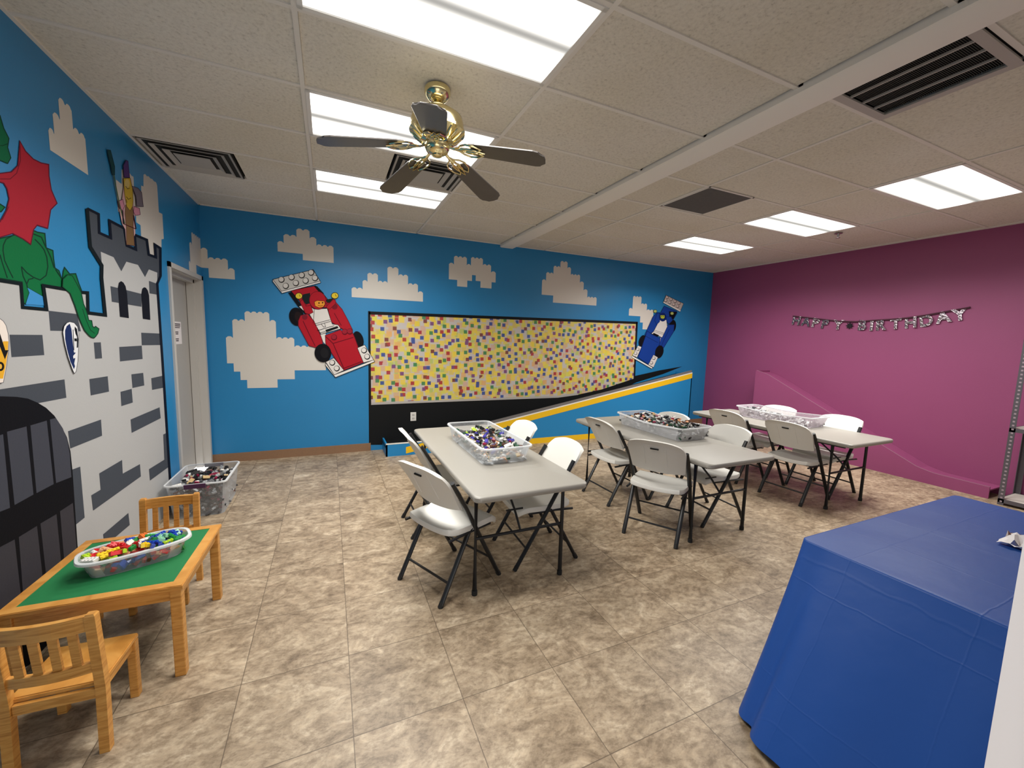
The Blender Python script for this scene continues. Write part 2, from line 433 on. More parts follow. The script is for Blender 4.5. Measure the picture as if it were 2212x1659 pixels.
struct('ceiling', bm, M_CEIL)
bm = bmesh.new()
tw = .012
for x in (1.19, 1.19 + FT4): box(bm, x - tw, x + tw, YF, 0, H, H + .03)
for y in RY[1:]:
    if y > YF: box(bm, 0, XS, y - tw, y + tw, H + .0006, H + .03)
for x in HX: box(bm, x - tw, x + tw, YF, 0, H, H + .03)
for y in HY[1:]:
    if y > YF: box(bm, XS, W, y - tw, y + tw, H + .0006, H + .03)
box(bm, 0, .02, YF, 0, H, H + .02); box(bm, 0, W, -.02, 0, H, H + .02); box(bm, W - .02, W, YF, 0, H, H + .02)
struct('trim_1', bm, M_TEE)
bm = bmesh.new()
# white channel box running to the back wall
prof = [(XS, H + .03), (XS, H - .028), (XS + .02, H - .036), (XS + .20, H - .036), (XS + .235, H - .004), (XS + .245, H + .03)]
loft(bm, [[(x, YF, z) for x, z in prof], [(x, -.001, z) for x, z in prof]])
struct('trim_2', bm, mat('white channel paint', (.82, .79, .74, 1), .5), smooth=True)
bm = bmesh.new()
box(bm, 0, 1.79, -.012, 0, 0, .105); box(bm, 7.38, W, -.012, 0, 0, .105)
struct('baseboard_back', bm, M_BASEB)

# ------------------------------------------------------------------ door in the left wall
door = empty('door_1', (0, (DY0 + DY1) / 2, 0)); tag(door, kind='structure')
hw = (DY1 - DY0) / 2
link('door_leaf', bbox(-.165, -.125, -hw + .0, hw, .005, DH - .02, .003), M_DOOR, door)
bm = bmesh.new()
for a, b in ((-hw, -hw + .02), (hw - .045, hw)):
    box(bm, -.12, -.055, a, b, 0, DH)             # stops
box(bm, -.12, -.055, -hw, hw, DH - .04, DH)
box(bm, -.12, .0, -hw - .001, -hw + .006, 0, DH); box(bm, -.12, .0, hw - .006, hw + .001, 0, DH); box(bm, -.12, 0, -hw, hw, DH - .006, DH + .001)
for a, b in ((-hw - .045, -hw + .004), (hw - .004, hw + .05)): box(bm, 0, .016, a, b, 0, DH + .045)
box(bm, 0, .016, -hw - .045, hw + .05, DH, DH + .045)
link('door_frame', bm, M_FRAME, door)

# ------------------------------------------------------------------ doorway the picture is taken from
bm = bmesh.new()
JX = 1.905
box(bm, JX, JX + .065, YF - .14, YF - .0, 0, 2.13)
box(bm, JX + .006, JX + .016, YF, YF + .034, 0, 2.2); box(bm, JX + .016, JX + .11, YF, YF + .028, 0, 2.2)
box(bm, JX - .012, JX, YF - .115, YF - .075, 0, 2.12)
struct('trim_3', bm, M_WCASE)

# ------------------------------------------------------------------ ceiling lights
LBL = ['large ceiling light nearest the camera, cut off by the top of the picture', 'ceiling light behind the brass fan hub and left fan blade', 'ceiling light of the left column nearest the back wall, behind the fan',
       'right column ceiling light nearest the purple wall vent side, largest of that column', 'middle ceiling light of the right column, beside the sprinkler head', 'smallest ceiling light, right column, close to the blue and purple corner']
LBL[3] = 'ceiling light in the upper right, largest of the right column'
proto = None
for (x, y), lb in zip(lights, LBL):
    if proto is None:
        o = empty('ceiling_light', (0, 0, 0))
        bm = bmesh.new(); hx, hy = FT4 / 2 - .012, FT2 / 2 - .012
        for a in (-1, 1):
            box(bm, -hx, hx, a * hy - .022 * (a > 0), a * hy + .022 * (a < 0), H - .004, H + .012)
            box(bm, a * hx - .022 * (a > 0), a * hx + .022 * (a < 0), -hy, hy, H - .004, H + .012)
        link('frame', bm, mat('white light trim', (.75, .74, .71, 1), .4), o)
        bm = bmesh.new(); box(bm, -hx, hx, -hy, hy, H + .012, H + .09); link('housing', bm, M_TEE, o)
        bm = bmesh.new(); n = 4
        bm.faces.new([bm.verts.new(v) for v in ((-hx + .02, -hy + .02, H + .002), (-hx + .02, hy - .02, H + .002), (hx - .02, hy - .02, H + .002), (hx - .02, -hy + .02, H + .002))])
        link('diffuser', bm, M_LIGHT, o)
        ld = bpy.data.lights.new('tube_light', 'AREA'); ld.shape = 'RECTANGLE'; ld.size = FT4 - .1; ld.size_y = FT2 - .1; ld.energy = LAMP; ld.color = (1.0, .97, .915); ld.spread = radians(SPREAD)
        lo = bpy.data.objects.new('tube_light', ld); COL.objects.link(lo); lo.parent = o; lo.location = (0, 0, H - .006)
        proto = o
    else: o = copy_tree(proto)
    o.location = (x + FT4 / 2, y + FT2 / 2, 0)
    tag(o, lb, 'ceiling light', 'fluorescent ceiling lights')

# ------------------------------------------------------------------ ceiling vents
def diffuser(loc, label):
    o = empty('ceiling_vent', loc, 0, label, 'ceiling vent', 'square stepped air vents')
    bm = bmesh.new(); box(bm, -.29, .29, -.29, .29, .0, .06); link('back_box', bm, M_DARK, o)
    for k, (a, z) in enumerate(((.285, -.002), (.235, -.006), (.172, -.010))):
        bm = bmesh.new()
        b = a - .060
        lo = [(a, a), (-a, a), (-a, -a), (a, -a)]; li = [(b, b), (-b, b), (-b, -b), (b, -b)]
        loft(bm, [[(x, y, z) for x, y in lo], [(x, y, z - .006) for x, y in lo], [(x, y, z + .022) for x, y in li], [(x, y, z + .03) for x, y in li]], False, False)
        link('louvre_ring', bm, M_VENT, o)
    link('centre_plate', bbox(-.118, .118, -.118, .118, -.016, -.010, .002), M_VENT, o)
    return o
diffuser((.33, -1.448, H), 'white square stepped air vent beside the left wall above the castle tower')
diffuser((2.09, -2.057, H), 'white square stepped air vent behind the fan blades')
o = empty('ceiling_vent', (4.085, -4.519, H), 0, 'large white framed return air grille in the upper right corner of the ceiling', 'ceiling vent')
bm = bmesh.new()
for a in (-1, 1):
    box(bm, -.285, .285, a * .285 - .045 * (a > 0), a * .285 + .045 * (a < 0), -.01, .0)
    box(bm, a * .285 - .05 * (a > 0), a * .285 + .05 * (a < 0), -.285, .285, -.0101, .0)
link('frame', bm, M_VENT, o)
bm = bmesh.new(); box(bm, -.27, .27, -.27, .27, .035, .05); link('back_plate', bm, M_DARK, o)
bm = bmesh.new()
for k in range(58):
    y = -.235 + k * .0083
    box(bm, -.24, .24, -.0035, .0035, -.001, .001, M=Matrix.Translation((0, y, .012)) @ Matrix.Rotation(radians(50), 4, 'X'))
link('louvres', bm, M_GRILLE, o)
for k in range(3):
    x = -.12 + .12 * k
    link('bar', bbox(x - .004, x + .004, -.24, .24, -.007, .004, 0), M_VENT, o)
o = empty('ceiling_grille', (4.373 + .305, -2.69 - .03, H), 0, 'plain dark grey square ceiling panel between the fan and the right lights', 'ceiling vent')
bm = bmesh.new(); box(bm, -.278, .278, -.277, .277, -.001, .006)
link('panel', bm, M_GRILLE, o)
bm = bmesh.new()
for a in (-1, 1):
    box(bm, -.292, .292, a * .292 - .014 * (a > 0), a * .292 + .014 * (a < 0), -.004, .004); box(bm, a * .292 - .014 * (a > 0), a * .292 + .014 * (a < 0), -.292, .292, -.004, .004)
link('frame', bm, M_TEE, o)
bm = bmesh.new(); lathe(bm, [(.001, 0), (.04, 0), (.04, -.006), (.012, -.012), (.010, -.035), (.006, -.04), (.006, -.05), (.022, -.052), (.022, -.055), (.001, -.056)], 16, (0, 0, 0))
tag(link('sprinkler_head', bm, mat('chrome', (.45, .42, .42, 1), .25, metal=1), smooth=True, loc=(6.94, -2.70, H)), 'small metal sprinkler head beside the middle right ceiling light', 'sprinkler')

# ------------------------------------------------------------------ ceiling fan
fan = empty('ceiling_fan', (1.882, -3.309, H), radians(0), 'brass ceiling fan with five dark blades', 'ceiling fan')
def lobj(name, prof, m, parent, n=36, loc=None):
    bm = bmesh.new(); lathe(bm, prof, n); return link(name, bm, m, parent, smooth=True, loc=loc)
lobj('canopy', [(.001, 0), (.066, 0), (.072, -.008), (.072, -.03), (.062, -.05), (.045, -.066), (.022, -.076), (.001, -.078)], M_BRASS, fan)
lobj('downrod', [(.001, -.07), (.016, -.07), (.016, -.082), (.04, -.088), (.052, -.10), (.05, -.112), (.03, -.124), (.001, -.126)], M_BRASS, fan)
lobj('motor_housing', [(.001, -.118), (.05, -.122), (.11, -.134), (.140, -.156), (.148, -.185), (.148, -.215), (.156, -.222), (.156, -.236), (.145, -.243), (.11, -.266), (.085, -.285), (.001, -.288)], M_BRASS, fan, 48)
bm = bmesh.new()
for k in range(20):
    a = 2 * pi * k / 20
    tube(bm, [(.142 * cos(a), .142 * sin(a), -.242), (.126 * cos(a), .126 * sin(a), -.260), (.092 * cos(a), .092 * sin(a), -.284)], .006, 6)
link('vent_ribs', bm, M_BRASS, fan, smooth=True)
lobj('switch_housing', [(.001, -.285), (.05, -.285), (.068, -.296), (.07, -.322), (.060, -.340), (.045, -.349), (.03, -.354), (.028, -.362), (.012, -.367), (.001, -.368)], M_BRASS, fan)
BZ = -.300
for k in range(5):
    a = radians(37 + 72 * k)
    Mb = Matrix.Rotation(a, 4, 'Z') @ Matrix.Translation((0, 0, BZ)) @ Matrix.Rotation(radians(10.5), 4, 'Y') @ Matrix.Rotation(radians(-5), 4, 'X')
    bm = bmesh.new()
    out = [(.20, -.052), (.24, -.062), (.57, -.078), (.598, -.070), (.606, -.054), (.630, -.036), (.633, 0)]
    out = out + [(x, -y) for x, y in reversed(out[:-1])]
    loft(bm, [[(x, y, -.004) for x, y in out], [(x, y, .004) for x, y in out]])
    bmesh.ops.bevel(bm, geom=[e for e in bm.edges if abs(e.verts[0].co.z - e.verts[1].co.z) < 1e-6], offset=.0015, segments=1, affect='EDGES')
    bmesh.ops.transform(bm, matrix=Mb, verts=bm.verts)
    bl = link('blade', bm, M_BLADE, fan)
    bm = bmesh.new()
    for sgn in (-1, 1):
        leaf = [(.10, .0), (.135, sgn * .014), (.155, sgn * .044), (.19, sgn * .062), (.235, sgn * .056), (.272, sgn * .030), (.25, sgn * .014), (.21, sgn * .006), (.17, sgn * .014), (.145, sgn * .01)]
        tube(bm, [(x, y, -.010) for x, y in leaf], .0055, 6)
    tube(bm, [(.15, 0, -.012), (.185, .022, -.012), (.225, .018, -.012), (.285, 0, -.012), (.225, -.018, -.012), (.185, -.022, -.012), (.15, 0, -.012)], .005, 6)
    tube(bm, [(.055, 0, .0), (.10, 0, -.010), (.16, 0, -.012)], .011, 8, .006)
    bmesh.ops.transform(bm, matrix=Mb, verts=bm.verts)
    link('blade_iron', bm, M_BRASS, bl, smooth=True)

# ------------------------------------------------------------------ paintings on the walls
SKYW = (200, 196, 190)
def cloud(pts, ax, name='painted_cloud', parent=None, sgn=1):
    """pts in photo pixels, first edge vertical or horizontal; snapped square on the wall, studs on the upward edges"""
    P = [on(x, y, ax, 0) for x, y in pts]; ua = 0 if ax == 1 else 1
    Q = [[p[ua], p[2]] for p in P]; n = len(Q)
    for i in range(n):
        j = (i + 1) % n; px, py = pts[i]; qx, qy = pts[j]
        du, dz = abs(Q[i][0] - Q[j][0]), abs(Q[i][1] - Q[j][1])
        k = 0 if du < dz else 1
        m_ = (Q[i][k] + Q[j][k]) / 2; Q[i][k] = Q[j][k] = m_
    out = []
    for i in range(n):
        a, b = Q[i], Q[(i + 1) % n]; out.append(tuple(a))
        L = b[0] - a[0]
        if abs(a[1] - b[1]) < 1e-3 and L > .03:      # traced clockwise: left to right is a top edge
            c = max(1, round(L / .066)); w = L / c
            for q in range(c):
                x0 = a[0] + w * q
                for s_ in range(7):
                    t = s_ / 6; out.append((x0 + w * (.08 + .84 * t), a[1] + .017 * (sin(pi * t) ** .45 if 0 < t < 1 else 0)))
    out = [(max(x, .0005), z) if ax == 1 else (min(x, -.0005), z) for x, z in out]
    h = .0008
    bmc = bmesh.new()
    bmc.faces.new([bmc.verts.new((x, -h, z) if ax == 1 else (h, x, z)) for x, z in out])
    m = mat('paint cloud', (.62, .59, .54, 1), .5, bump=.05, bscale=90)
    me = bpy.data.meshes.new(name); bmc.to_mesh(me); bmc.free(); me.materials.append(m)
    o = bpy.data.objects.new(name, me); COL.objects.link(o); o.parent = parent
    return o
C1 = (260, 400, 4.424)
CL = lambda c, pts: T(c[0], c[1], c[2], pts)
cl = [
 cloud(CL(C1, [(1500,548),(1560,550),(1560,485),(1680,487),(1685,430),(1805,435),(1810,505),(1870,515),(1875,580),(2035,592),(2040,740),(1745,720),(1742,655),(1505,635)]), 1, parent=wall_back),
 cloud(T(360,440,2.765,[(355,800),(393,800),(395,700),(467,698),(465,652),(612,655),(615,702),(652,705),(655,805),(760,808),(765,855),(950,857),(950,995),(765,995),(765,1047),(665,1050),(660,1098),(483,1102),(480,1054),(442,1052),(440,1004),(402,1002),(400,955),(360,952)]), 1, parent=wall_back),
 cloud(T(740,540,3.814,[(75,318),(165,322),(165,258),(205,260),(205,200),(290,203),(292,265),(370,268),(370,150),(458,152),(462,212),(538,214),(540,283),(620,290),(622,350),(662,352),(662,424),(75,390)]), 1, parent=wall_back),
 cloud(T(740,540,3.814,[(875,115),(918,117),(918,60),(1022,65),(1025,125),(1058,127),(1058,70),(1155,75),(1157,127),(1222,130),(1224,185),(1260,187),(1262,268),(1228,266),(1226,316),(1137,312),(1135,257),(1098,255),(1096,208),(1066,207),(1066,255),(1028,253),(1026,305),(945,300),(943,245),(877,243)]), 1, parent=wall_back),
 cloud(T(740,540,3.814,[(1642,250),(1677,252),(1677,193),(1738,195),(1738,140),(1795,142),(1795,100),(1852,103),(1855,150),(1880,152),(1882,207),(1955,212),(1957,268),(1985,270),(1987,330),(2015,335),(2018,393),(2092,397),(2092,456),(1735,436),(1733,373),(1642,370)]), 1, parent=wall_back),
 cloud(T(1340,610,7.54,[(140,430),(200,435),(205,235),(340,245),(345,355),(430,365),(435,455),(530,462),(530,770),(365,765),(362,655),(325,652),(320,548),(140,545)]), 1, parent=wall_back),
 cloud(CL(C1, [(735,515),(763,520),(766,608),(830,618),(836,702),(1025,718),(1030,805),(1093,812),(1093,900),(848,885),(842,795),(735,782)]), 1, parent=wall_back),
]
Q1 = (0, 180, 3.607)
cloud(CL(C1, [(652,735),(665,742),(662,555),(680,568),(680,465),(790,540),(790,790),(727,768),(725,850),(660,830)]), 0, parent=wall_left)
cloud(CL(Q1, [(373,355),(418,395),(412,240),(462,278),(455,125),(552,208),(572,362),(655,422),(693,720),(390,520)]), 0, parent=wall_left)
cloud(CL(Q1, [(903,750),(948,785),(948,672),(1040,740),(1045,830),(1100,868),(1100,795),(1118,808),(1118,710),(1222,790),(1238,1008),(1265,1024),(1276,1218),(1258,1210),(1258,1345),(1150,1290),(1100,1195),(1095,1105),(1062,1083),(1060,1040),(920,1000)]), 0, parent=wall_left) if False else None
p = Paint(0, 0, 1, .0006)
p.poly(CL(Q1, [(903,750),(948,785),(948,672),(960,670),(972,690),(985,684),(1000,702),(1012,700),(1024,720),(1040,728),(1045,830),(1100,868),(1100,795),(1118,805),(1118,712),(1130,706),(1145,724),(1158,724),(1172,742),(1186,745),(1200,764),(1215,770),(1224,795),(1238,1005),(1265,1018),(1276,1212),(1258,1215),(1258,1345),(1150,1345),(1100,1195),(1095,1105),(1062,1083),(1060,1035),(920,1000)]), SKYW)
p.done('painted_cloud', wall_left)

# castle
INK = (8, 16, 34); DK = (70, 75, 84); LG = (178, 179, 180)
C6 = (0, 600, 4.1475); C8 = (0, 800, 3.3175); C4 = (0, 440, 6.9125); C86 = (0, 660, 8.296)
# dragon body behind the battlements
p = Paint(0, 0, 1, .0012)
GR = (8, 104, 58); GD = (6, 50, 34)
p.shape(CL(C4, [(-900,520),(0,520),(500,400),(560,425),(670,445),(690,660),(790,700),(800,820),(820,960),(880,1000),(930,1130),(945,1010),(965,955),(1040,1050),(1130,1045),(1180,1200),(1215,1290),(1300,1659),(1180,1659),(1050,1340),(640,1220),(700,1420),(410,1255),(440,1330),(385,1500),(340,1480),(330,1170),(0,1115),(-900,960)]), GR, GD, 2.6)
for l in ([(200,470),(90,530),(50,620),(45,700),(70,850),(130,980),(195,1110)], [(0,760),(40,900),(110,1110)], [(320,940),(400,1030),(500,1100),(600,1140),(690,1070),(715,940),(700,800),(660,690),(600,610),(520,530)],
          [(320,940),(345,1080),(400,1200),(410,1255)], [(400,1200),(430,1130),(500,1115)], [(500,450),(620,500),(690,660)], [(700,670),(760,800),(810,960)], [(930,1130),(935,1230)], [(1000,1060),(1060,1100),(1150,1250)], [(830,980),(930,1130)]):
    p.line(CL(C4, l), 2.5, GD)
p.poly(CL(C4, [(410,1255),(700,1420),(690,1520),(385,1500),(440,1330)]), (62, 140, 200))
hd = CL(Q1, [(-500,200),(0,250),(30,350),(70,430),(60,500),(85,580),(60,625),(0,600),(-500,560)])
p.shape(hd, (12, 96, 62), GD, 2)
p.line(CL(Q1, [(-100,480),(20,485),(65,470)]), 1.5, GD)
p.shape(CL(Q1, [(-300,930),(0,940),(38,965),(10,1000),(-300,1010)]), GR, GD, 2.6)
wing = CL(Q1, [(155,450),(200,530),(260,590),(320,620),(380,632),(382,720),(400,830),(445,935),(395,985),(372,1130),(290,1105),(262,1140),(240,1255),(180,1212),(100,1170),(0,1200),(-500,1230),(-500,1060),(0,1080),(50,990),(72,900),(55,820),(30,778),(0,770),(-500,770),(-500,690),(0,702),(90,690),(140,640)])
p.shape(wing, (164, 34, 50), (90, 14, 40), 2.4)
p.line(CL(Q1, [(155,450),(160,600),(130,700),(80,745),(0,745)]), 1.6, (100, 16, 36)); p.line(CL(Q1, [(-100,1100),(20,1060),(70,960)]), 1.6, (100, 16, 36))
tag(p.done('painted_dragon', wall_left), 'green dragon with a red wing painted behind the castle battlements')

p = Paint(0, 0, 1, .0030)
crenel = CL(Q1, [(680,975),(770,1020),(775,1165),(865,1205),(855,1070),(970,1130),(990,1265),(1060,1295),(1050,1180),(1145,1220),(1160,1335),(1215,1355),(1208,1258),(1250,1285),(1252,1500),(1225,1562)])
right = CL(C6, [(1410,60),(1440,500),(1470,950),(1515,1659)]) + [(370, 1075)]
outer = crenel + right + [(300, 1300), (-260, 2100), (-260, 590), (0, 606)] + CL(C6, [(190,55),(205,265),(420,285),(390,70),(640,112),(720,130),(785,135),(790,315),(945,335),(912,0)]) + CL(Q1, [(795,1420),(705,1275)])
p.poly(outer, LG)
p.poly(crenel + CL(Q1, [(1225,1475),(1160,1450),(1130,1510),(1075,1415),(985,1390),(945,1465),(885,1355),(785,1312),(795,1420),(705,1275)]), DK)
for q in ([(435,295),(690,325),(725,480),(450,475)], [(85,510),(380,512),(397,693),(103,712)], [(840,580),(903,578),(915,722),(852,727)], [(1068,620),(1270,608),(1278,728),(1075,750)],
          [(1265,492),(1435,500),(1443,603),(1270,605)], [(-700,1120),(0,1000),(578,910),(595,1075),(0,1190),(-700,1330)], [(800,908),(965,882),(977,1020),(813,1055)], [(1177,865),(1283,852),(1293,965),(1187,988)],
          [(1355,900),(1455,878),(1465,985),(1363,1005)], [(1080,1022),(1180,995),(1190,1118),(1088,1150)], [(1170,1270),(1430,1160),(1440,1258),(1180,1390)], [(610,1375),(905,1270),(915,1415),(630,1530)],
          [(990,75),(1270,145),(1268,260),(1003,215)], [(1335,28),(1410,55),(1413,152),(1340,140)]):
    p.poly(CL(C6, q), DK)
for q in ([(1170,460),(1194,448),(1212,690),(1075,790),(1068,708),(1178,640)], [(712,738),(875,642),(880,740),(1003,672),(1010,760),(668,1005),(655,895),(722,855)], [(515,712),(575,690),(607,1055),(545,1105)], [(740,1175),(920,1022),(930,1108),(750,1260)]):
    p.poly(CL(C8, q), DK)
for w_ in ([(1075,350),(1155,362),(1138,140),(1125,75),(1105,42),(1085,30),(1065,45),(1056,90),(1060,150)], [(1280,368),(1347,378),(1336,160),(1325,115),(1308,90),(1292,85),(1275,98),(1266,150)]):
    p.poly(CL(C6, w_), (16, 18, 28))
dr = [(-900,330),(-500,215),(0,186),(120,190),(200,202),(270,232),(330,268),(390,325),(440,400),(480,480),(505,580),(520,720),(555,1240),(610,1900),(-900,2700)]
p.poly(CL(C8, dr), (14, 14, 20))
for q in ([(-120,500),(22,458),(72,985),(-120,1060)], [(50,440),(190,402),(240,890),(105,965)], [(218,395),(335,360),(385,815),(262,880)], [(358,352),(400,342),(450,415),(483,500),(500,600),(512,765),(402,808)]):
    p.poly(CL(C8, q), (66, 68, 78))
for q in ([(-120,1330),(105,1212),(160,1700),(-120,1900)], [(135,1195),(265,1115),(330,1700),(180,1800)], [(290,1098),(405,1030),(450,1500),(345,1600)], [(430,1010),(522,950),(560,1400),(470,1480)]):
    p.poly(CL(C8, q), (60, 58, 64))
p.line(crenel + right, 5.2, INK)
p.line([(-260, 590)] + [(0, 606)] + CL(C6, [(190,55),(205,265),(420,285),(390,70),(640,112),(720,130),(785,135),(790,315),(945,335),(912,0)]) + CL(Q1, [(795,1420),(705,1275),(680,975)]), 7.0, (8, 20, 26))
tag(p.done('painted_castle', wall_left), 'grey castle with dark bricks, arched door and battlemented tower painted on the left wall')
p = Paint(0, 0, 1, .0068)
tail = CL(C4, [(935,1240),(940,1130),(1010,1060),(1080,1075),(1150,1200),(1215,1330),(1250,1500)]) + CL(C86, [(1530,40),(1570,160),(1590,262),(1645,270),(1660,370),(1690,400),(1712,372),(1775,418),(1755,500),(1720,550),(1690,582),(1640,570),(1600,540),(1520,450),(1450,300),(1400,170),(1345,0)]) + CL(C4, [(1050,1340)])
p.shape(tail, GR, GD, 1.8)
p.line(CL(C86, [(1480,60),(1540,250),(1620,440),(1700,500)]), 1.3, GD)
tag(p.done('painted_dragon_tail', wall_left), 'dragon tail hanging down in front of the castle wall')

# wizard
CW = (220, 310, 6.633)
p = Paint(0, 0, 1, .0068)
p.poly(CL(CW, [(330,500),(420,500),(470,1000),(480,1290),(455,1350),(470,1470),(350,1450),(335,1230),(290,1150),(250,950),(290,800)]), (196, 160, 160))
p.shape(CL(CW, [(340,880),(440,900),(455,1000),(450,1200),(470,1465),(352,1450),(350,1200),(330,1000)]), (120, 92, 60), (60, 30, 40), 1)
p.shape(CL(CW, [(230,830),(300,800),(325,900),(300,960),(255,930)]), (190, 130, 150), (80, 20, 60), 1)
p.shape(CL(CW, [(460,900),(540,930),(550,1020),(480,1030),(455,980)]), (190, 130, 150), (80, 20, 60), 1)
p.shape(CL(CW, [(310,500),(405,495),(440,640),(450,820),(440,900),(405,965),(355,900),(325,720)]), (188, 160, 52), (90, 70, 20), 1)
p.ell(*CL(CW, [(362, 575)])[0], 5.5, 10, (196, 176, 110))
for l in ([(340,610),(370,650),(400,640)], [(350,760),(380,800),(420,780)], [(350,800),(360,850)]): p.line(CL(CW, l), 1.2, (60, 50, 20))
p.shape(CL(CW, [(345,240),(375,250),(400,490),(320,485),(308,320)]), (78, 52, 112), (30, 20, 60), 1)
p.shape(CL(CW, [(430,610),(520,640),(570,700),(595,905),(500,900),(490,760)]), (112, 104, 116), (50, 26, 50), 1)
p.line(CL(CW, [(150,290),(190,560),(250,860),(330,1150)]), 2.4, (70, 92, 60))
p.shape(CL(CW, [(80,90),(125,95),(160,230),(185,330),(185,450),(150,450),(130,320),(95,180)]), (24, 66, 74), (12, 40, 50), 1)
p.line(CL(CW, [(310,1150),(490,1225)]), 1.6, (70, 12, 30)); p.line(CL(CW, [(300,960),(310,1150)]), 2.5, (40, 14, 40)); p.line(CL(CW, [(455,1030),(490,1225)]), 2.5, (40, 14, 40))
tag(p.done('painted_wizard', wall_left), 'bearded figure in a pointed purple hat painted above the tower')

# wall plaques (cut-out shields)
p = Paint(0, 0, 1, .0084)
p.shape(CL(C86, [(-330,235),(-180,225),(0,235),(60,280),(110,360),(145,500),(160,640),(152,800),(115,1100),(60,1380),(0,1390),(-330,1390)]), (232, 222, 214), (40, 40, 60), 1)
p.poly(CL(C86, [(-330,700),(0,760),(60,640),(150,640),(140,830),(105,1080),(55,1310),(-330,1310)]), (226, 170, 48))
p.poly(CL(C86, [(-330,0+60),(0,500),(95,800),(150,800),(88,965),(0,740),(-330,300)]), (18, 16, 18))
a0 = CL(C86, [(10, 1092)])[0]
p.ell(a0[0], a0[1], 8, 10, (18, 16, 18)); p.ell(a0[0], a0[1], 3.2, 5.4, (226, 176, 70))
tag(p.done('shield_plaque'), 'white and yellow shield with a black diagonal band, cut off at the left edge', 'wall plaque')
p = Paint(0, 0, 1, .0084)
p.shape(CL(C86, [(1250,290),(1330,310),(1390,380),(1412,500),(1408,760),(1395,1000),(1365,1180),(1335,1222),(1300,1150),(1220,920),(1160,680),(1128,480),(1150,370),(1200,310)]), (224, 226, 230), (30, 30, 40), 1)
p.poly(CL(C86, [(1250,325),(1280,420),(1310,700),(1325,840),(1360,845),(1310,905),(1315,950),(1350,940),(1330,1040),(1345,1090),(1325,1140),(1260,1000),(1200,780),(1168,600),(1166,450),(1195,370)]), (26, 44, 92))
p.poly(CL(C86, [(1340,375),(1380,420),(1405,600),(1400,750),(1375,760),(1380,560),(1335,470)]), (10, 12, 22))
p.poly(CL(C86, [(1300,440),(1335,420),(1365,560),(1372,800),(1330,820),(1300,560)]), (222, 224, 228))
p.poly(CL(C86, [(1330,590),(1375,590),(1378,640),(1335,640)]), (10, 12, 22)); p.poly(CL(C86, [(1322,470),(1345,460),(1352,570),(1330,575)]), (236, 238, 240))
p.line(CL(C86, [(1310,430),(1325,800)]), 1.4, (10, 12, 22))
tag(p.done('shield_plaque'), 'narrow blue shield with a white border and letter, below the dragon tail', 'wall plaque')

# ------------------------------------------------------------------ back wall: long board, black field
FB = (780, 650, 3.568)
bm = bmesh.new()
def wp(px, py, off): return on(px, py, 1, -off)
top = [(797, 675), (1374, 697)]
# black field: board surround down to the floor and up along the ramp
blk = [(795, 672.5), (1100, 684), (1378, 695), (1372, 812), (1425, 800), (1474, 791.5), (1432, 808), (1375, 826), (1300, 860), (1110, 905), (960, 960), (797, 961)]
bm.faces.new([bm.verts.new(wp(x, y, .0012)) for x, y in blk])
o = link('black_panel', bm, M_BLACK, wall_back)
bd = [(799, 679), (1100, 689), (1373, 699.5), (1368, 818), (1300, 841), (1245, 853), (1205, 858.5), (1000, 866), (801, 874)]
pts = [wp(x, y, 0) for x, y in bd]
bm = bmesh.new()
f = bm.faces.new([bm.verts.new((q.x, -.002, q.z)) for q in pts])
r = bmesh.ops.extrude_face_region(bm, geom=[f]); bmesh.ops.translate(bm, vec=(0, -.004, 0), verts=[v for v in r['geom'] if isinstance(v, bmesh.types.BMVert)])
board = empty('display_board', (4.0, 0, 1.3), 0, 'long board of scattered coloured squares on yellow, edged in black, on the blue wall', 'wall board')
o = link('printed_panel', bm, M_DOTS, None)
for v in o.data.vertices: v.co -= Vector((4.0, 0, 1.3))
o.parent = board
def edge_strip(a, b, w):
    A = wp(*a, 0); B = wp(*b, 0); bm = bmesh.new()
    d = (B - A).normalized(); n = Vector((-d.z, 0, d.x))
    c = [A - n * w / 2, B - n * w / 2, B + n * w / 2, A + n * w / 2]
    loft(bm, [[(q.x - 4, -.002, q.z - 1.3) for q in c], [(q.x - 4, -.009, q.z - 1.3) for q in c]])
    return link('edging', bm, M_BLACK, board)
edge_strip((797, 676.5), (1376, 698), .032); edge_strip((797.5, 672), (799.5, 874), .026); edge_strip((1375, 695), (1370, 816), .026)
bm = bmesh.new()
c = [wp(x, y, 0) for x, y in [(801, 869.5), (1000, 862), (1205, 854.5), (1245, 848.5), (1249, 852.8), (1205, 859), (1000, 866.5), (801, 874.5)]]
bm.faces.new([bm.verts.new((q.x - 4, -.0066, q.z - 1.3)) for q in c])
link('bottom_border', bm, mat('pale grey border', (.42, .40, .38, 1), .5), board)

# race car figures
def stud(p, x, y, r, dark, light):
    p.ell(x, y, r, r, dark); p.ell(x - r * .08, y - r * .1, r * .78, r * .76, light)
R5 = (560, 560, 5.925)
p = Paint(1, 0, -1, .0095, .00006)
c = lambda pts: CL(R5, pts)
RED = (172, 30, 44); RD = (96, 14, 30); BK = (16, 16, 22); WH = (222, 218, 214)
p.shape(c([(370,430),(420,415),(560,620),(640,640),(600,720),(500,610)]), BK)
p.shape(c([(400,400),(720,340),(790,405),(880,520),(860,620),(640,620),(540,560)]), RED, BK, 1.2)
p.poly(c([(560,450),(650,430),(660,560),(600,580),(545,520)]), (24, 34, 36)); p.poly(c([(700,345),(740,345),(830,440),(780,440)]), BK); p.poly(c([(830,520),(950,500),(960,540),(880,560)]), (20, 34, 30))
p.poly(c([(510,605),(560,590),(600,680),(560,650)]), WH)
p.ell(*c([(478, 735)])[0], 16, 20, BK, -.25); p.ell(*c([(500, 735)])[0], 8, 11, (34, 24, 26), -.25)
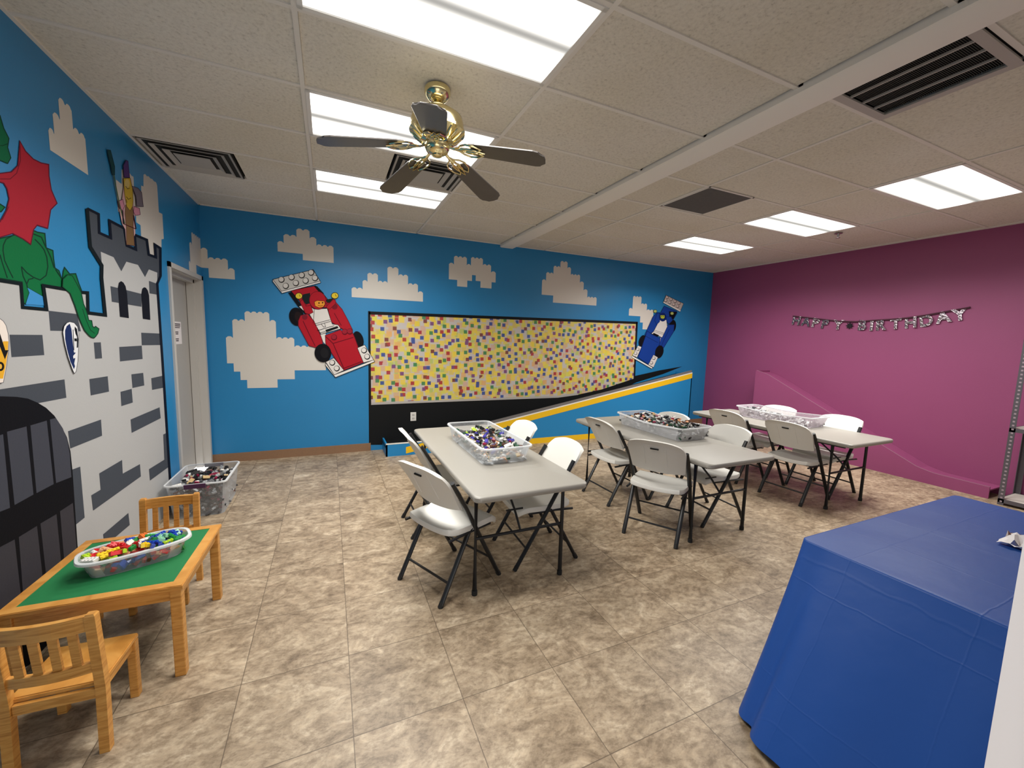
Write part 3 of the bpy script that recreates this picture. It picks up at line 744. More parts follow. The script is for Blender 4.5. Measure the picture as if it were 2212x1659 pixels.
p.shape(c([(860,560),(980,550),(1060,640),(1140,790),(1195,905),(1190,950),(1040,880),(920,800),(890,680)]), RED, RD, 1.2)
p.line(c([(960,690),(1050,850)]), 1.4, RD); p.ell(*c([(965, 605)])[0], 6.5, 6.5, (120, 24, 40))
p.shape(c([(640,700),(665,610),(700,640),(870,630),(910,760),(935,830),(1010,840),(1045,890),(790,960)]), WH, BK, 1)
p.shape(c([(500,790),(530,720),(620,700),(700,790),(800,1010),(815,1090),(720,1130),(640,1110),(500,850)]), RED, RD, 1.2)
p.line(c([(560,790),(640,960),(715,1110)]), 1.6, RD); p.ell(*c([(582, 740)])[0], 6, 6, (124, 28, 44))
p.shape(c([(520,545),(555,515),(600,600),(660,590),(690,680),(640,705),(590,690),(555,620)]), RED, RD, 1)
p.shape(c([(950,510),(980,530),(975,570),(900,640),(865,630),(862,600)]), RED, RD, 1)
for x, y in ((507, 470), (968, 466)):
    X, Y = c([(x, y)])[0]; p.ell(X, Y, 8.2, 7.2, BK); p.ell(X, Y, 7, 6, (222, 196, 60)); p.line([(X + 1, Y - 3), (X + 3, Y + 2)], 1, (60, 50, 20))
p.ell(*c([(748, 528)])[0], 18.5, 20, RD, -.3); p.ell(*c([(748, 526)])[0], 17.3, 18.8, RED, -.3)
p.shape(c([(705,545),(740,528),(835,535),(842,575),(820,610),(770,622),(715,600)]), (230, 150, 56), (90, 30, 10), 1)
for x, y in ((765, 560), (812, 556)): p.ell(*c([(x, y)])[0], 1.6, 1.6, BK)
p.line(c([(750,590),(790,598),(815,588)]), 1, (100, 40, 10))
p.line(c([(705,650),(690,820)]), .9, BK); p.line(c([(700,830),(905,775)]), 1, BK); p.line(c([(715,850),(915,795)]), 1, BK); p.line(c([(740,915),(960,850)]), 1.2, BK)
p.line(c([(795,830),(825,870),(850,865),(835,820)]), .9, BK)
p.poly(c([(845,905),(1000,855),(1015,880),(860,935)]), (24, 28, 30)); p.line(c([(770,945),(850,925)]), 1.2, (70, 70, 74))
p.poly(c([(785,965),(850,950),(850,1090),(820,1060)]), WH)
p.ell(*c([(1268, 1028)])[0], 11, 18.5, BK, -.3)
p.shape(c([(845,975),(1035,905),(1080,930),(1185,915),(1225,1010),(1335,1320),(1085,1420),(1010,1330),(850,1080)]), RED, RD, 1.3)
p.line(c([(945,1078),(1205,1000)]), 1.6, RD); p.line(c([(850,990),(945,1078),(1085,1405)]), 1.8, RD); p.line(c([(1085,1395),(1310,1310)]), 1.6, RD)
for x, y in ((958, 1000), (1095, 930), (1160, 925)): X, Y = c([(x, y)])[0]; p.ell(X, Y, 6.6, 6.6, RD); p.ell(X - .4, Y - .8, 5.4, 5, (150, 34, 50))
p.ell(*c([(815, 1200)])[0], 18, 20, BK, -.2); p.ell(*c([(835, 1200)])[0], 9, 11, (28, 28, 32), -.2)
p.shape(c([(850,1315),(955,1262),(1085,1422),(960,1480)]), WH, BK, 1); p.shape(c([(1255,1135),(1350,1095),(1465,1290),(1335,1325)]), WH, BK, 1)
for x, y in ((935, 1325), (993, 1398), (1342, 1168), (1382, 1248)): stud(p, *c([(x, y)])[0], 6.4, BK, WH)
p.shape(c([(848,1325),(960,1480),(1465,1288),(1478,1312),(975,1512),(848,1360)]), (232, 230, 226), BK, 1)
p.shape(c([(175,258),(690,132),(780,280),(285,410)]), (198, 196, 192), BK, 1.2)
p.shape(c([(175,258),(285,410),(780,280),(788,300),(292,436),(172,285)]), (232, 230, 228), BK, 1)
for x, y in ((285,262),(415,232),(545,206),(665,172),(340,342),(470,306),(595,276),(715,242)): stud(p, *c([(x, y)])[0], 6.8, (52, 48, 46), (214, 210, 206))
tag(p.done('race_car_figure'), 'red race car figure with a helmeted toy driver, left of the coloured board', 'wall figure')
B7 = (1340, 610, 7.54)
p = Paint(1, 0, -1, .0095, .00006)
c = lambda pts: CL(B7, pts)
BL = (24, 62, 148); BD = (12, 28, 84)
p.shape(c([(715,385),(920,470),(925,500),(860,610),(830,640),(640,520)]), BL, BK, .8); p.poly(c([(790,470),(925,480),(860,605),(800,560)]), BK)
p.poly(c([(800,640),(830,605),(850,640),(810,660)]), WH)
p.ell(*c([(850, 715)])[0], 7.6, 14, BK, .15)
p.shape(c([(640,490),(600,490),(530,560),(400,850),(430,870),(540,800),(640,620)]), BL, BD, .9)
p.shape(c([(760,690),(880,690),(870,800),(690,1090),(650,1090),(620,940)]), BL, BD, .9)
p.line(c([(800,760),(700,960),(660,1060)]), .8, BD)
p.shape(c([(620,610),(750,610),(765,720),(680,900),(600,860),(505,835),(545,795),(600,690)]), WH, BK, .6)
p.shape(c([(600,500),(655,520),(640,640),(590,690),(560,620)]), BL, BD, .8); p.shape(c([(745,560),(830,560),(850,620),(790,680),(755,640)]), BL, BD, .8)
p.ell(*c([(690, 565)])[0], 8, 9.5, (14, 36, 100)); p.shape(c([(650,535),(722,535),(724,575),(700,595),(660,585)]), (176, 186, 64), BK, .5)
for x in (672, 702): p.ell(*c([(x, 555)])[0], .8, .9, BK)
for x, y in ((568, 470), (843, 505)): p.ell(*c([(x, y)])[0], 4.2, 3.8, (60, 70, 50)); p.ell(*c([(x, y)])[0], 3.2, 2.8, (180, 190, 110))
p.line(c([(560,780),(720,830)]), .6, BK); p.line(c([(545,800),(710,850)]), .6, BK)
p.poly(c([(540,820),(632,862),(605,885),(530,848)]), BK); p.poly(c([(625,910),(660,900),(640,1010),(620,1010)]), WH)
p.ell(*c([(360, 950)])[0], 7.2, 12.5, BK, .3)
p.shape(c([(440,790),(520,850),(650,910),(640,1000),(555,1200),(455,1335),(285,1220),(360,1020)]), BL, BD, 1)
p.line(c([(400,870),(610,980)]), .8, BD)
p.ell(*c([(635, 1130)])[0], 9, 14, BK, .25)
p.shape(c([(288,1030),(345,1052),(272,1222),(198,1188)]), WH, BK, .5); p.shape(c([(540,1180),(612,1222),(540,1385),(456,1340)]), WH, BK, .5)
for x, y in ((285, 1090), (250, 1155), (545, 1235), (505, 1310)): stud(p, *c([(x, y)])[0], 3.6, (60, 50, 50), WH)
p.shape(c([(192,1195),(522,1385),(515,1408),(188,1222)]), (236, 236, 232), BK, .4)
p.shape(c([(745,208),(1030,345),(985,450),(705,310)]), (198, 190, 186), BK, .7); p.shape(c([(705,310),(985,450),(975,480),(697,330)]), (232, 230, 226), BK, .4)
for k in range(4):
    stud(p, *c([(762 + 65 * k, 245 + 32 * k)])[0], 3.3, (70, 50, 50), (220, 205, 200)); stud(p, *c([(740 + 65 * k, 295 + 32 * k)])[0], 3.3, (60, 50, 50), (220, 205, 200))
tag(p.done('race_car_figure'), 'blue race car figure with a toy driver, right of the coloured board', 'wall figure')

# ------------------------------------------------------------------ race track ramps
def ramp_blue():
    o = empty('track_ramp', (4.7, -.19, 0), 0, 'blue toy car ramp with yellow stripes rising to the right along the blue wall', 'ramp')
    X0, X1, D = 1.945, 7.30, .38
    def top(x): return max(.160, .405 + (x - 3.80) * .1845)
    lane = lambda x: max(.06, top(x) - .035)
    xs = [X0 + (X1 - X0) * k / 48 for k in range(49)]
    def strip(f0, f1, y0, y1, m, name):
        bm = bmesh.new()
        loft(bm, [[(x - 4.7, y0 + .19, f0(x)), (x - 4.7, y1 + .19, f0(x)), (x - 4.7, y1 + .19, f1(x)), (x - 4.7, y0 + .19, f1(x))] for x in xs])
        return link(name, bm, m, o)
    zero = lambda x: .0
    strip(lambda x: .0, lambda x: top(x) - .001, -D, -D + .018, mat('ramp blue paint', (.012, .22, .50, 1), .42), 'side_panel')
    sl = lambda x: x > 2.45
    YM = mat('ramp yellow paint', (.82, .50, .008, 1), .45); GM = mat('ramp grey paint', (.15, .14, .14, 1), .5); WM = mat('ramp white line', (.8, .78, .7, 1), .5)
    def stripe(a, b, m, name, x0=2.55, off=.0015):
        bm = bmesh.new(); X = [x0 + (X1 - x0) * k / 30 for k in range(31)]
        rows = [[bm.verts.new((x - 4.7, -D - off + .19, max(.0, min(f(x), top(x))))) for x in X] for f in (a, b)]
        for k in range(30): bm.faces.new((rows[0][k], rows[0][k + 1], rows[1][k + 1], rows[1][k]))
        return link(name, bm, m, o)
    L = lambda x: .405 + (x - 3.80) * .1845
    stripe(lambda x: max(0, L(x) - .088), lambda x: max(0, L(x)), YM, 'yellow_stripe', 2.2)
    stripe(lambda x: 0.0, lambda x: .085, YM, 'bottom_stripe', 2.6)
    strip(lambda x: top(x) - .001, lambda x: top(x) + .012, -D - .002, -D + .014, WM, 'white_line')
    lip = lambda x: .010 + .042 * max(0, min(1, (x - 2.6) / .8))
    strip(lambda x: top(x) - .03, lambda x: top(x) + lip(x), -D + .014, -D + .034, GM, 'grey_curb')
    strip(lambda x: max(.0, lane(x) - .02), lane, -D + .034, -.004, M_BLACK, 'lane')
    bm = bmesh.new(); box(bm, X1 - 4.7 - .02, X1 - 4.7, -D + .19, -.004 + .19, 0, top(X1)); link('end_panel', bm, MATS['ramp blue paint'], o)
    bm = bmesh.new(); box(bm, X0 - 4.7, X0 - 4.7 + .02, -D + .19, -.004 + .19, 0, .165); link('end_panel', bm, MATS['ramp blue paint'], o)
    return o
ramp_blue()
def ramp_purple():
    D = .33; XA = W - D
    o = empty('track_ramp', (W - D / 2, -2.6, 0), 0, 'purple painted ramp sloping down toward the camera along the purple wall', 'ramp')
    Y0, Y1 = -1.28, -4.0
    def top(y):
        t = [(-1.28, 1.172), (-1.45, 1.13), (-3.40, .172), (-3.55, .14), (-4.0, .13)]
        for (a, za), (b, zb) in zip(t, t[1:]):
            if b <= y <= a: return za + (zb - za) * (y - a) / (b - a)
        return .13
    ys = [Y0 + (Y1 - Y0) * k / 40 for k in range(41)]
    def strip(f0, f1, x0, x1, m, name):
        bm = bmesh.new()
        loft(bm, [[(x0 - W + D / 2, y + 2.6, f0(y)), (x1 - W + D / 2, y + 2.6, f0(y)), (x1 - W + D / 2, y + 2.6, f1(y)), (x0 - W + D / 2, y + 2.6, f1(y))] for y in ys])
        return link(name, bm, m, o)
    strip(lambda y: 0, top, XA, XA + .018, PURPLE, 'side_panel')
    strip(lambda y: top(y) - .045, lambda y: top(y) - .03, XA + .018, W - .003, PURPLE, 'lane')
    strip(lambda y: top(y), lambda y: top(y) + .003, XA + .001, XA + .012, mat('worn grey edge tape', (.30, .16, .22, 1), .5), 'edge_tape')
    bm = bmesh.new(); box(bm, -D / 2, D / 2 - .003, Y0 + 2.6, Y0 + 2.6 + .018, 0, top(Y0)); link('end_panel', bm, PURPLE, o)
ramp_purple()

# outlet
o = empty('wall_outlet', (2.365, -.0035, .442), 0, 'white wall outlet on the black field under the coloured board', 'outlet')
link('cover_plate', bbox(-.040, .040, -.006, 0, -.062, .062, .003), M_WPLAST, o)
for z in (-.025, .025): link('socket', bbox(-.017, .017, -.009, -.004, z - .014, z + .014, .003), mat('grey socket plastic', (.45, .44, .42, 1), .5), o)  # sockets in a plain grey, darker than the plate

# door notice
o = empty('door_notice', (-.124, -.50, 1.535), 0, 'white paper notice taped to the grey door', 'notice')
bm = bmesh.new(); box(bm, 0, .001, -.14, .14, -.115, .115); link('sheet', bm, M_PAPER, o)
for z, a, b, h in ((.09, -.115, .115, .011), (.072, -.115, .115, .011), (.054, -.10, .10, .009), (.008, -.045, .045, .011), (-.010, -.04, .04, .011), (-.062, -.045, .045, .011), (-.080, -.04, .04, .011)):
    bm = bmesh.new(); box(bm, .001, .0014, a, b, z - h / 2, z + h / 2); link('printed_line', bm, M_INK, o)
DN = o

# ------------------------------------------------------------------ folding tables
TZ = .695
def make_table(name, hx, hy, tz):
    o = empty(name)
    bm = bmesh.new()
    prof = [(0, -.0), (.0, -.006), (-.004, -.014), (-.008, -.034), (-.02, -.040)]
    loops = []
    for ins, z in ((.012, 0), (.004, -.003), (0, -.009), (.0, -.030), (.006, -.038), (.05, -.040)):
        loops.append([(x, y, tz + z) for x, y in rrect(hx - ins, hy - ins, .045, 6)])
    loft(bm, loops); link('tabletop', bm, M_GPLAST, o, smooth=True)
    lx, ly = .30 * hx / .37, hy - .19
    for e in (-1, 1):
        for s in (-1, 1):
            bm = bmesh.new(); tube(bm, [(s * lx, e * ly, .012), (s * lx, e * ly, tz - .05), (s * lx * .9, e * (ly - .02), tz - .04)], .0145, 10)
            l = link('leg', bm, M_STEEL, o, smooth=True)
            bm = bmesh.new(); tube(bm, [(s * lx, e * ly, 0), (s * lx, e * ly, .03)], .0175, 10); link('foot_cap', bm, M_FOOT, l, smooth=True)
        bm = bmesh.new(); tube(bm, [(-lx, e * ly, .36), (lx, e * ly, .36)], .010, 8); tube(bm, [(-lx, e * ly, tz - .055), (lx, e * ly, tz - .055)], .012, 8); link('crossbar', bm, M_STEEL, o, smooth=True)
        bm = bmesh.new(); tube(bm, [(0, e * ly, .36), (0, e * (ly - .10), .46), (.0, e * (ly - .36), tz - .045)], .008, 8); tube(bm, [(-.06, e * (ly - .1), .46), (.06, e * (ly - .1), .46)], .006, 6); link('brace', bm, M_STEEL, o, smooth=True)
    bm = bmesh.new()
    for s in (-1, 1): box(bm, s * (hx - .06) - .008, s * (hx - .06) + .008, -hy + .08, hy - .08, tz - .058, tz - .036)
    link('side_rail', bm, M_STEEL, o)
    return o
t0 = make_table('folding_table', .372, .905, TZ)
TL = ['grey folding table with the clear bin of figures, leftmost of the three in the room', 'middle grey folding table, holding the wavy-rimmed bin of dark bricks', 'grey folding table nearest the purple wall']
for i, (x, l) in enumerate(zip((2.385, 4.19, 6.0), TL)):
    o = t0 if i == 0 else copy_tree(t0)
    o.location = (x, -2.805, 0); tag(o, l, 'table', 'grey folding tables')

# ------------------------------------------------------------------ folding chairs
def make_chair():
    o = empty('folding_chair')
    # seat: faces +x
    bm = bmesh.new(); nx, ny = 14, 12; hx, hy = .205, .222
    def zt(u, v):   # u forward -1..1, v side -1..1
        return .432 - .012 * (1 - v * v) * (1 - max(0, u) ** 2) - (.030 * max(0, (u - .62) / .38) ** 2) + .008 * max(0, (-u - .6) / .4) ** 2
    def xy(u, v):
        # softened square outline, narrower at the back
        k = 1 - .10 * (abs(u) ** 6)
        return hx * u * (1 - .05 * abs(v) ** 5), hy * v * k * (1 - .06 * max(0, -u))
    G_ = [[bm.verts.new((*xy(-1 + 2 * i / nx, -1 + 2 * j / ny), zt(-1 + 2 * i / nx, -1 + 2 * j / ny))) for j in range(ny + 1)] for i in range(nx + 1)]
    for i in range(nx):
        for j in range(ny): bm.faces.new((G_[i][j], G_[i + 1][j], G_[i + 1][j + 1], G_[i][j + 1]))
    ring = [G_[i][0] for i in range(nx + 1)] + [G_[nx][j] for j in range(1, ny + 1)] + [G_[i][ny] for i in range(nx - 1, -1, -1)] + [G_[0][j] for j in range(ny - 1, 0, -1)]
    r1 = [bm.verts.new((v.co.x * 1.015, v.co.y * 1.015, v.co.z - .008)) for v in ring]
    r2 = [bm.verts.new((v.co.x * 1.01, v.co.y * 1.01, v.co.z - .034)) for v in ring]
    r3 = [bm.verts.new((v.co.x * .97, v.co.y * .97, v.co.z - .040)) for v in ring]
    n = len(ring)
    for a, b in ((ring, r1), (r1, r2), (r2, r3)):
        for k in range(n): bm.faces.new((a[k], a[(k + 1) % n], b[(k + 1) % n], b[k]))
    bm.faces.new(r3)
    link('seat', bm, M_WPLAST, o, smooth=True, loc=(.022, 0, 0))
    # backrest: leaning back, wrapped, rounded top corners
    bm = bmesh.new(); nu, nv = 16, 10
    def bp(u, v, off):   # u side -1..1, v 0 bottom..1 top
        hw_ = .232 * (1 - .10 * (1 - v)) * (1 - .16 * max(0, (v - .62) / .38) ** 2.2)
        y = hw_ * u
        z = .535 + .285 * v - (.028 * abs(u) ** 3 * max(0, (v - .5) / .5)) + .012 * (1 - v) * abs(u) ** 3
        x = -.082 - .155 * v - .030 * (1 - u * u) - .015 * max(0, v - .85) * 3
        return (x - off, y, z)
    front = [[bm.verts.new(bp(-1 + 2 * i / nu, j / nv, 0)) for j in range(nv + 1)] for i in range(nu + 1)]
    back = [[bm.verts.new(bp((-1 + 2 * i / nu), j / nv, .020 + .010 * (j == nv))) for j in range(nv + 1)] for i in range(nu + 1)]
    for g in (front, back):
        for i in range(nu):
            for j in range(nv): bm.faces.new((g[i][j], g[i + 1][j], g[i + 1][j + 1], g[i][j + 1]))
    for i in range(nu):
        bm.faces.new((front[i][0], front[i + 1][0], back[i + 1][0], back[i][0])); bm.faces.new((front[i][nv], front[i + 1][nv], back[i + 1][nv], back[i][nv]))
    for j in range(nv):
        bm.faces.new((front[0][j], front[0][j + 1], back[0][j + 1], back[0][j])); bm.faces.new((front[nu][j], front[nu][j + 1], back[nu][j + 1], back[nu][j]))
    bmesh.ops.bevel(bm, geom=[e for e in bm.edges if len(e.link_faces) == 2 and e.calc_face_angle(0) > 1.0], offset=.005, segments=2, affect='EDGES')
    br = link('backrest', bm, M_WPLAST, o, smooth=True)
    bm = bmesh.new()
    M_ = Matrix.Translation((-.250, 0, .752)) @ Matrix.Rotation(radians(-28.5), 4, 'Y')
    box(bm, -.008, .012, -.032, .032, -.0045, .0045, M=M_)
    tag(link('handle_slot', bm, M_SLOT, br), 'dark handle slot')
    bm = bmesh.new()
    bx_ = lambda y, z: -.082 - .155 * (z - .535) / .285 - .030 * (1 - (y / .225) ** 2) - .0185
    for y in (-.085, .085): tube(bm, [(bx_(y, z), y, z) for z in (.775, .70, .60)], .0035, 5)
    tube(bm, [(bx_(y, .775), y, .775) for y in (-.085, -.04, 0, .04, .085)], .0035, 5)
    link('panel_rib', bm, M_WPLAST, br, smooth=True)
    for s in (-1, 1):
        bm = bmesh.new(); tube(bm, [(.236, s * .222, .012), (.015, s * .228, .40), (-.075, s * .229, .56), (-.128, s * .227, .65), (-.178, s * .222, .735)], .013, 10, .0165, up=(0, 1, 0))
        l = link('leg', bm, M_STEEL, o, smooth=True)
        bm = bmesh.new(); tube(bm, [(.243, s * .222, 0), (.226, s * .222, .03)], .0155, 10); link('foot_cap', bm, M_FOOT, l, smooth=True)
        bm = bmesh.new(); tube(bm, [(-.236, s * .205, .012), (-.02, s * .207, .40), (.01, s * .207, .415)], .013, 10, .0165, up=(0, 1, 0))
        l = link('leg', bm, M_STEEL, o, smooth=True)
        bm = bmesh.new(); tube(bm, [(-.243, s * .205, 0), (-.226, s * .205, .03)], .0155, 10); link('foot_cap', bm, M_FOOT, l, smooth=True)
        bm = bmesh.new(); tube(bm, [(-.19, s * .214, .385), (-.05, s * .216, .392), (.15, s * .216, .388)], .009, 8); link('seat_bracket', bm, M_STEEL, o, smooth=True)
    bm = bmesh.new(); tube(bm, [(-.178, -.205, .118), (-.178, .205, .118)], .0075, 8); link('stretcher', bm, M_STEEL, o, smooth=True)
    bm = bmesh.new(); tube(bm, [(.165, -.222, .148), (.165, .222, .148)], .0075, 8); link('stretcher', bm, M_STEEL, o, smooth=True)
    bm = bmesh.new(); tube(bm, [(-.10, -.212, .386), (-.10, .212, .386)], .008, 8); link('stretcher', bm, M_STEEL, o, smooth=True)
    return o
chairs = [
 (1.993, -3.273, 25, 'turned white folding chair at the near left corner of the leftmost grey table'),
 (2.10, -2.475, 1, 'white folding chair at the far left side of the leftmost grey table'),
 (2.675, -3.165, 177, 'white folding chair at the near right side of the leftmost grey table'),
 (2.675, -2.45, 179, 'white folding chair at the far right side of the leftmost grey table, behind the bin'),
 (3.80, -3.255, 31, 'white folding chair turned aside at the near left corner of the middle grey table'),
 (3.945, -2.50, 1, 'white folding chair at the far left side of the middle grey table'),
 (4.46, -3.165, 175, 'white folding chair at the near right side of the middle grey table'),
 (4.455, -2.49, 180, 'white folding chair at the far right side of the middle grey table, behind the bin'),
 (5.735, -2.49, 2, 'white folding chair at the far left side of the table nearest the purple wall'),
 (5.755, -3.17, 3, 'white folding chair at the near left side of the table nearest the purple wall'),
 (6.28, -2.47, 180, 'white folding chair at the far right side of the table by the purple wall'),
 (6.285, -3.15, 178, 'white folding chair at the near right side of the table by the purple wall'),
]
c0 = make_chair()
for i, (x, y, a, l) in enumerate(chairs):
    o = c0 if i == 0 else copy_tree(c0)
    o.location = (x, y, 0); o.rotation_euler = (0, 0, radians(a)); tag(o, l, 'chair', 'white folding chairs at the grey tables')

# ------------------------------------------------------------------ toy bricks
BC = {'red': (.60, .015, .02), 'yellow': (.85, .60, .02), 'blue': (.01, .05, .38), 'green': (.02, .24, .05), 'orange': (.85, .20, .03), 'lime green': (.42, .62, .03), 'white': (.80, .78, .74),
      'black': (.012, .012, .014), 'dark green': (.02, .075, .04), 'violet blue': (.07, .06, .38), 'brown': (.10, .035, .018), 'maroon': (.26, .012, .05), 'tan': (.56, .40, .20), 'dark grey': (.09, .09, .10), 'light grey': (.40, .41, .42), 'pale green': (.30, .62, .42), 'peach': (.80, .42, .22)}
BM_ = {k: mat('brick plastic ' + k, (*v, 1), .28) for k, v in BC.items()}
def brick_mesh(nx, ny, u, h, n=8):
    bm = bmesh.new(); box(bm, -nx * u / 2, nx * u / 2, -ny * u / 2, ny * u / 2, -h / 2, h / 2)
    bmesh.ops.bevel(bm, geom=bm.edges[:], offset=u * .05, segments=1, affect='EDGES')
    for i in range(nx):
        for j in range(ny): lathe(bm, [(.0001, h / 2 - .0005), (u * .3, h / 2 - .0005), (u * .3, h / 2 + u * .2), (.0001, h / 2 + u * .2)], n, ((i - nx / 2 + .5) * u, (j - ny / 2 + .5) * u, 0))
    me = bpy.data.meshes.new('toy_brick'); bmesh.ops.recalc_face_normals(bm, faces=bm.faces); bm.to_mesh(me); bm.free(); return me
BRM = {}
def brick_obj(kind, colour, u, h):
    key = (kind, colour, u)
    if key not in BRM:
        me = brick_mesh(kind[0], kind[1], u, h); me.materials.append(BM_[colour]); BRM[key] = me
    o = bpy.data.objects.new('toy_brick', BRM[key]); COL.objects.link(o); return o
def jumble(name, M, inside, zfun, cols, u, n, seed, parent=None, label=None, group=None, cat=None):
    """countless bricks that fill a bin: one object"""
    r = random.Random(seed); bm = bmesh.new(); ms = [BM_[c] for c in cols]
    for _ in range(n):
        x, y = inside(r); z = zfun(x, y, r)
        kx, ky = r.choice(((1, 1), (2, 1), (2, 1), (3, 1), (2, 2)))
        R_ = M @ Matrix.Translation((x, y, z)) @ Matrix.Rotation(r.uniform(0, 6.3), 4, 'Z') @ Matrix.Rotation(r.uniform(-1.3, 1.3), 4, 'X') @ Matrix.Rotation(r.uniform(-.8, .8), 4, 'Y')
        box(bm, -kx * u / 2, kx * u / 2, -ky * u / 2, ky * u / 2, -u * .4, u * .4, r.randrange(len(ms)), R_)
    o = link(name, bm, ms); tag(o, label, cat, group, 'stuff'); return o

def make_bin(name, hx, hy, h, taper, r, m, label, cat='storage bin', wavy=0, oval=False, footz=.0):
    o = empty(name, label=label, cat=cat)
    def outline(ax, ay, rr):
        if oval:
            n = 40; return [(ax * (abs(cos(t)) ** .62) * (1 if cos(t) >= 0 else -1), ay * (abs(sin(t)) ** .62) * (1 if sin(t) >= 0 else -1)) for t in (2 * pi * k / n for k in range(n))]
        # dense outline for soft shapes
        base = rrect(ax, ay, rr, 6); out = []
        for q_, (a, b) in enumerate(zip(base, base[1:] + base[:1])):
            s_ = 10 if q_ % 7 == 6 else 1
            out += [(a[0] + (b[0] - a[0]) * q / s_, a[1] + (b[1] - a[1]) * q / s_) for q in range(s_)]
        return out
    def wz(x, y):      # a sagging rim
        return -wavy * (cos(pi * y / hy) * .5 + .5) if wavy else 0
    loops = []; t = .0025
    K = 5
    for k in range(K + 1):
        f = k / K; a = 1 - taper * (1 - f)
        loops.append([(x, y, footz + (h + wz(x, y)) * f) for x, y in outline(hx * a, hy * a, r)])
    for k in range(K, -1, -1):
        f = k / K; a = 1 - taper * (1 - f)
        loops.append([(x, y, footz + .004 + (h - .004 + wz(x, y)) * f) for x, y in outline(hx * a - t, hy * a - t, max(.004, r - t))])
    bm = bmesh.new(); loft(bm, loops); link('tub', bm, m, o, smooth=True)
    bm = bmesh.new()
    lr = []
    for ax, dz in ((0, .0), (.012, .0), (.014, -.004), (.014, -.012), (.011, -.012), (.011, -.004), (0, -.004)):
        lr.append([(x, y, footz + h + dz + wz(x, y) + .001) for x, y in outline(hx + ax, hy + ax, r + ax)])
    loft(bm, lr + [lr[0]], False, False); bmesh.ops.remove_doubles(bm, verts=bm.verts, dist=1e-5); link('rim', bm, M_RIM, o, smooth=True)
    return o

def by_place(x, y, r):
    if y > .12: return r.choice(['black', 'dark green', 'black', 'dark green', 'lime green', 'white', 'dark grey', 'black'])
    if y > -.12: return r.choice(['violet blue', 'violet blue', 'black', 'dark green', 'brown', 'black'])
    return r.choice(['brown', 'black', 'maroon', 'dark green', 'light grey', 'white', 'violet blue'] if x > 0 else ['violet blue', 'maroon', 'violet blue', 'brown'])

def fill(M, colours, n, u, h, inside, ztop, seed, where, group, tilt=1.2):
    r = random.Random(seed); done = []
    for i in range(n):
        for _ in range(30):
            x, y = inside(r)
            if all(hypot(x - a, y - b) > u * 1.35 for a, b in done): break
        done.append((x, y))
        c = colours(x, y, r) if callable(colours) else r.choice(colours); kind = r.choice(((2, 1), (2, 2), (3, 2), (4, 2), (1, 1), (4, 1)) if u < .012 else ((2, 1), (2, 2), (2, 2), (4, 2)))
        o = brick_obj(kind, c, u, h)
        o.matrix_world = M @ Matrix.Translation((x, y, ztop(x, y) + r.uniform(-.3, .6) * u)) @ Matrix.Rotation(r.uniform(0, 6.3), 4, 'Z') @ Matrix.Rotation(r.uniform(-tilt, tilt), 4, 'X') @ Matrix.Rotation(r.uniform(-.5, .5), 4, 'Y')
        tag(o, '%s toy brick on the heap in %s' % (c, where), 'toy brick', '%s toy bricks in %s' % (c, group))

# bin on the leftmost table
b1 = make_bin('storage_bin', .185, .455, .125, .10, .045, M_CLEAR, 'clear plastic bin of toy figures on the leftmost grey table'); b1.location = (2.42, -2.765, TZ + .0005)
Mb1 = Matrix.Translation((2.42, -2.765, TZ))
z1 = lambda x, y: .075 + .025 * cos(y * 5.2) + .02 * sin(x * 22)
jumble('loose_bricks', Mb1, lambda r: (r.uniform(-.158, .158), r.uniform(-.415, .405)), lambda x, y, r: r.uniform(.016, z1(x, y)), ['light grey', 'white', 'peach', 'tan', 'dark green', 'light grey', 'white'], .014, 820, 11, None, 'jumbled small pieces filling the clear bin on the leftmost grey table', 'small toy pieces in the bins', 'toy pieces')
fill(Mb1, by_place, 95, .013, .0125, lambda r: (r.uniform(-.135, .135), r.uniform(-.36, .36)), lambda x, y: z1(x, y) + .012, 5, 'the leftmost table bin', 'the leftmost table bin')
# bin on the middle table
Mb2 = Matrix.Translation((4.31, -2.70, TZ)) @ Matrix.Rotation(radians(1), 4, 'Z')
b2 = make_bin('storage_bin', .19, .445, .125, .09, .045, M_CLEAR2, 'cloudy plastic bin with a sagging rim full of dark bricks on the middle grey table', wavy=.022); b2.location = (4.31, -2.70, TZ + .0005)
z2 = lambda x, y: .082 + .025 * cos(y * 4) + .015 * sin(x * 17)
jumble('loose_bricks', Mb2, lambda r: (r.uniform(-.165, .165), r.uniform(-.41, .41)), lambda x, y, r: r.uniform(.018, z2(x, y)), ['dark grey', 'light grey', 'black', 'dark grey', 'dark green', 'white'], .014, 900, 12, None, 'jumbled small pieces filling the cloudy bin on the middle grey table', 'small toy pieces in the bins', 'toy pieces')
fill(Mb2, ['black', 'dark grey', 'brown', 'tan', 'dark green', 'maroon', 'peach', 'white', 'black'], 70, .013, .0125, lambda r: (r.uniform(-.15, .15), r.uniform(-.38, .38)), lambda x, y: z2(x, y) + .014, 6, 'the middle table bin', 'the middle table bin')
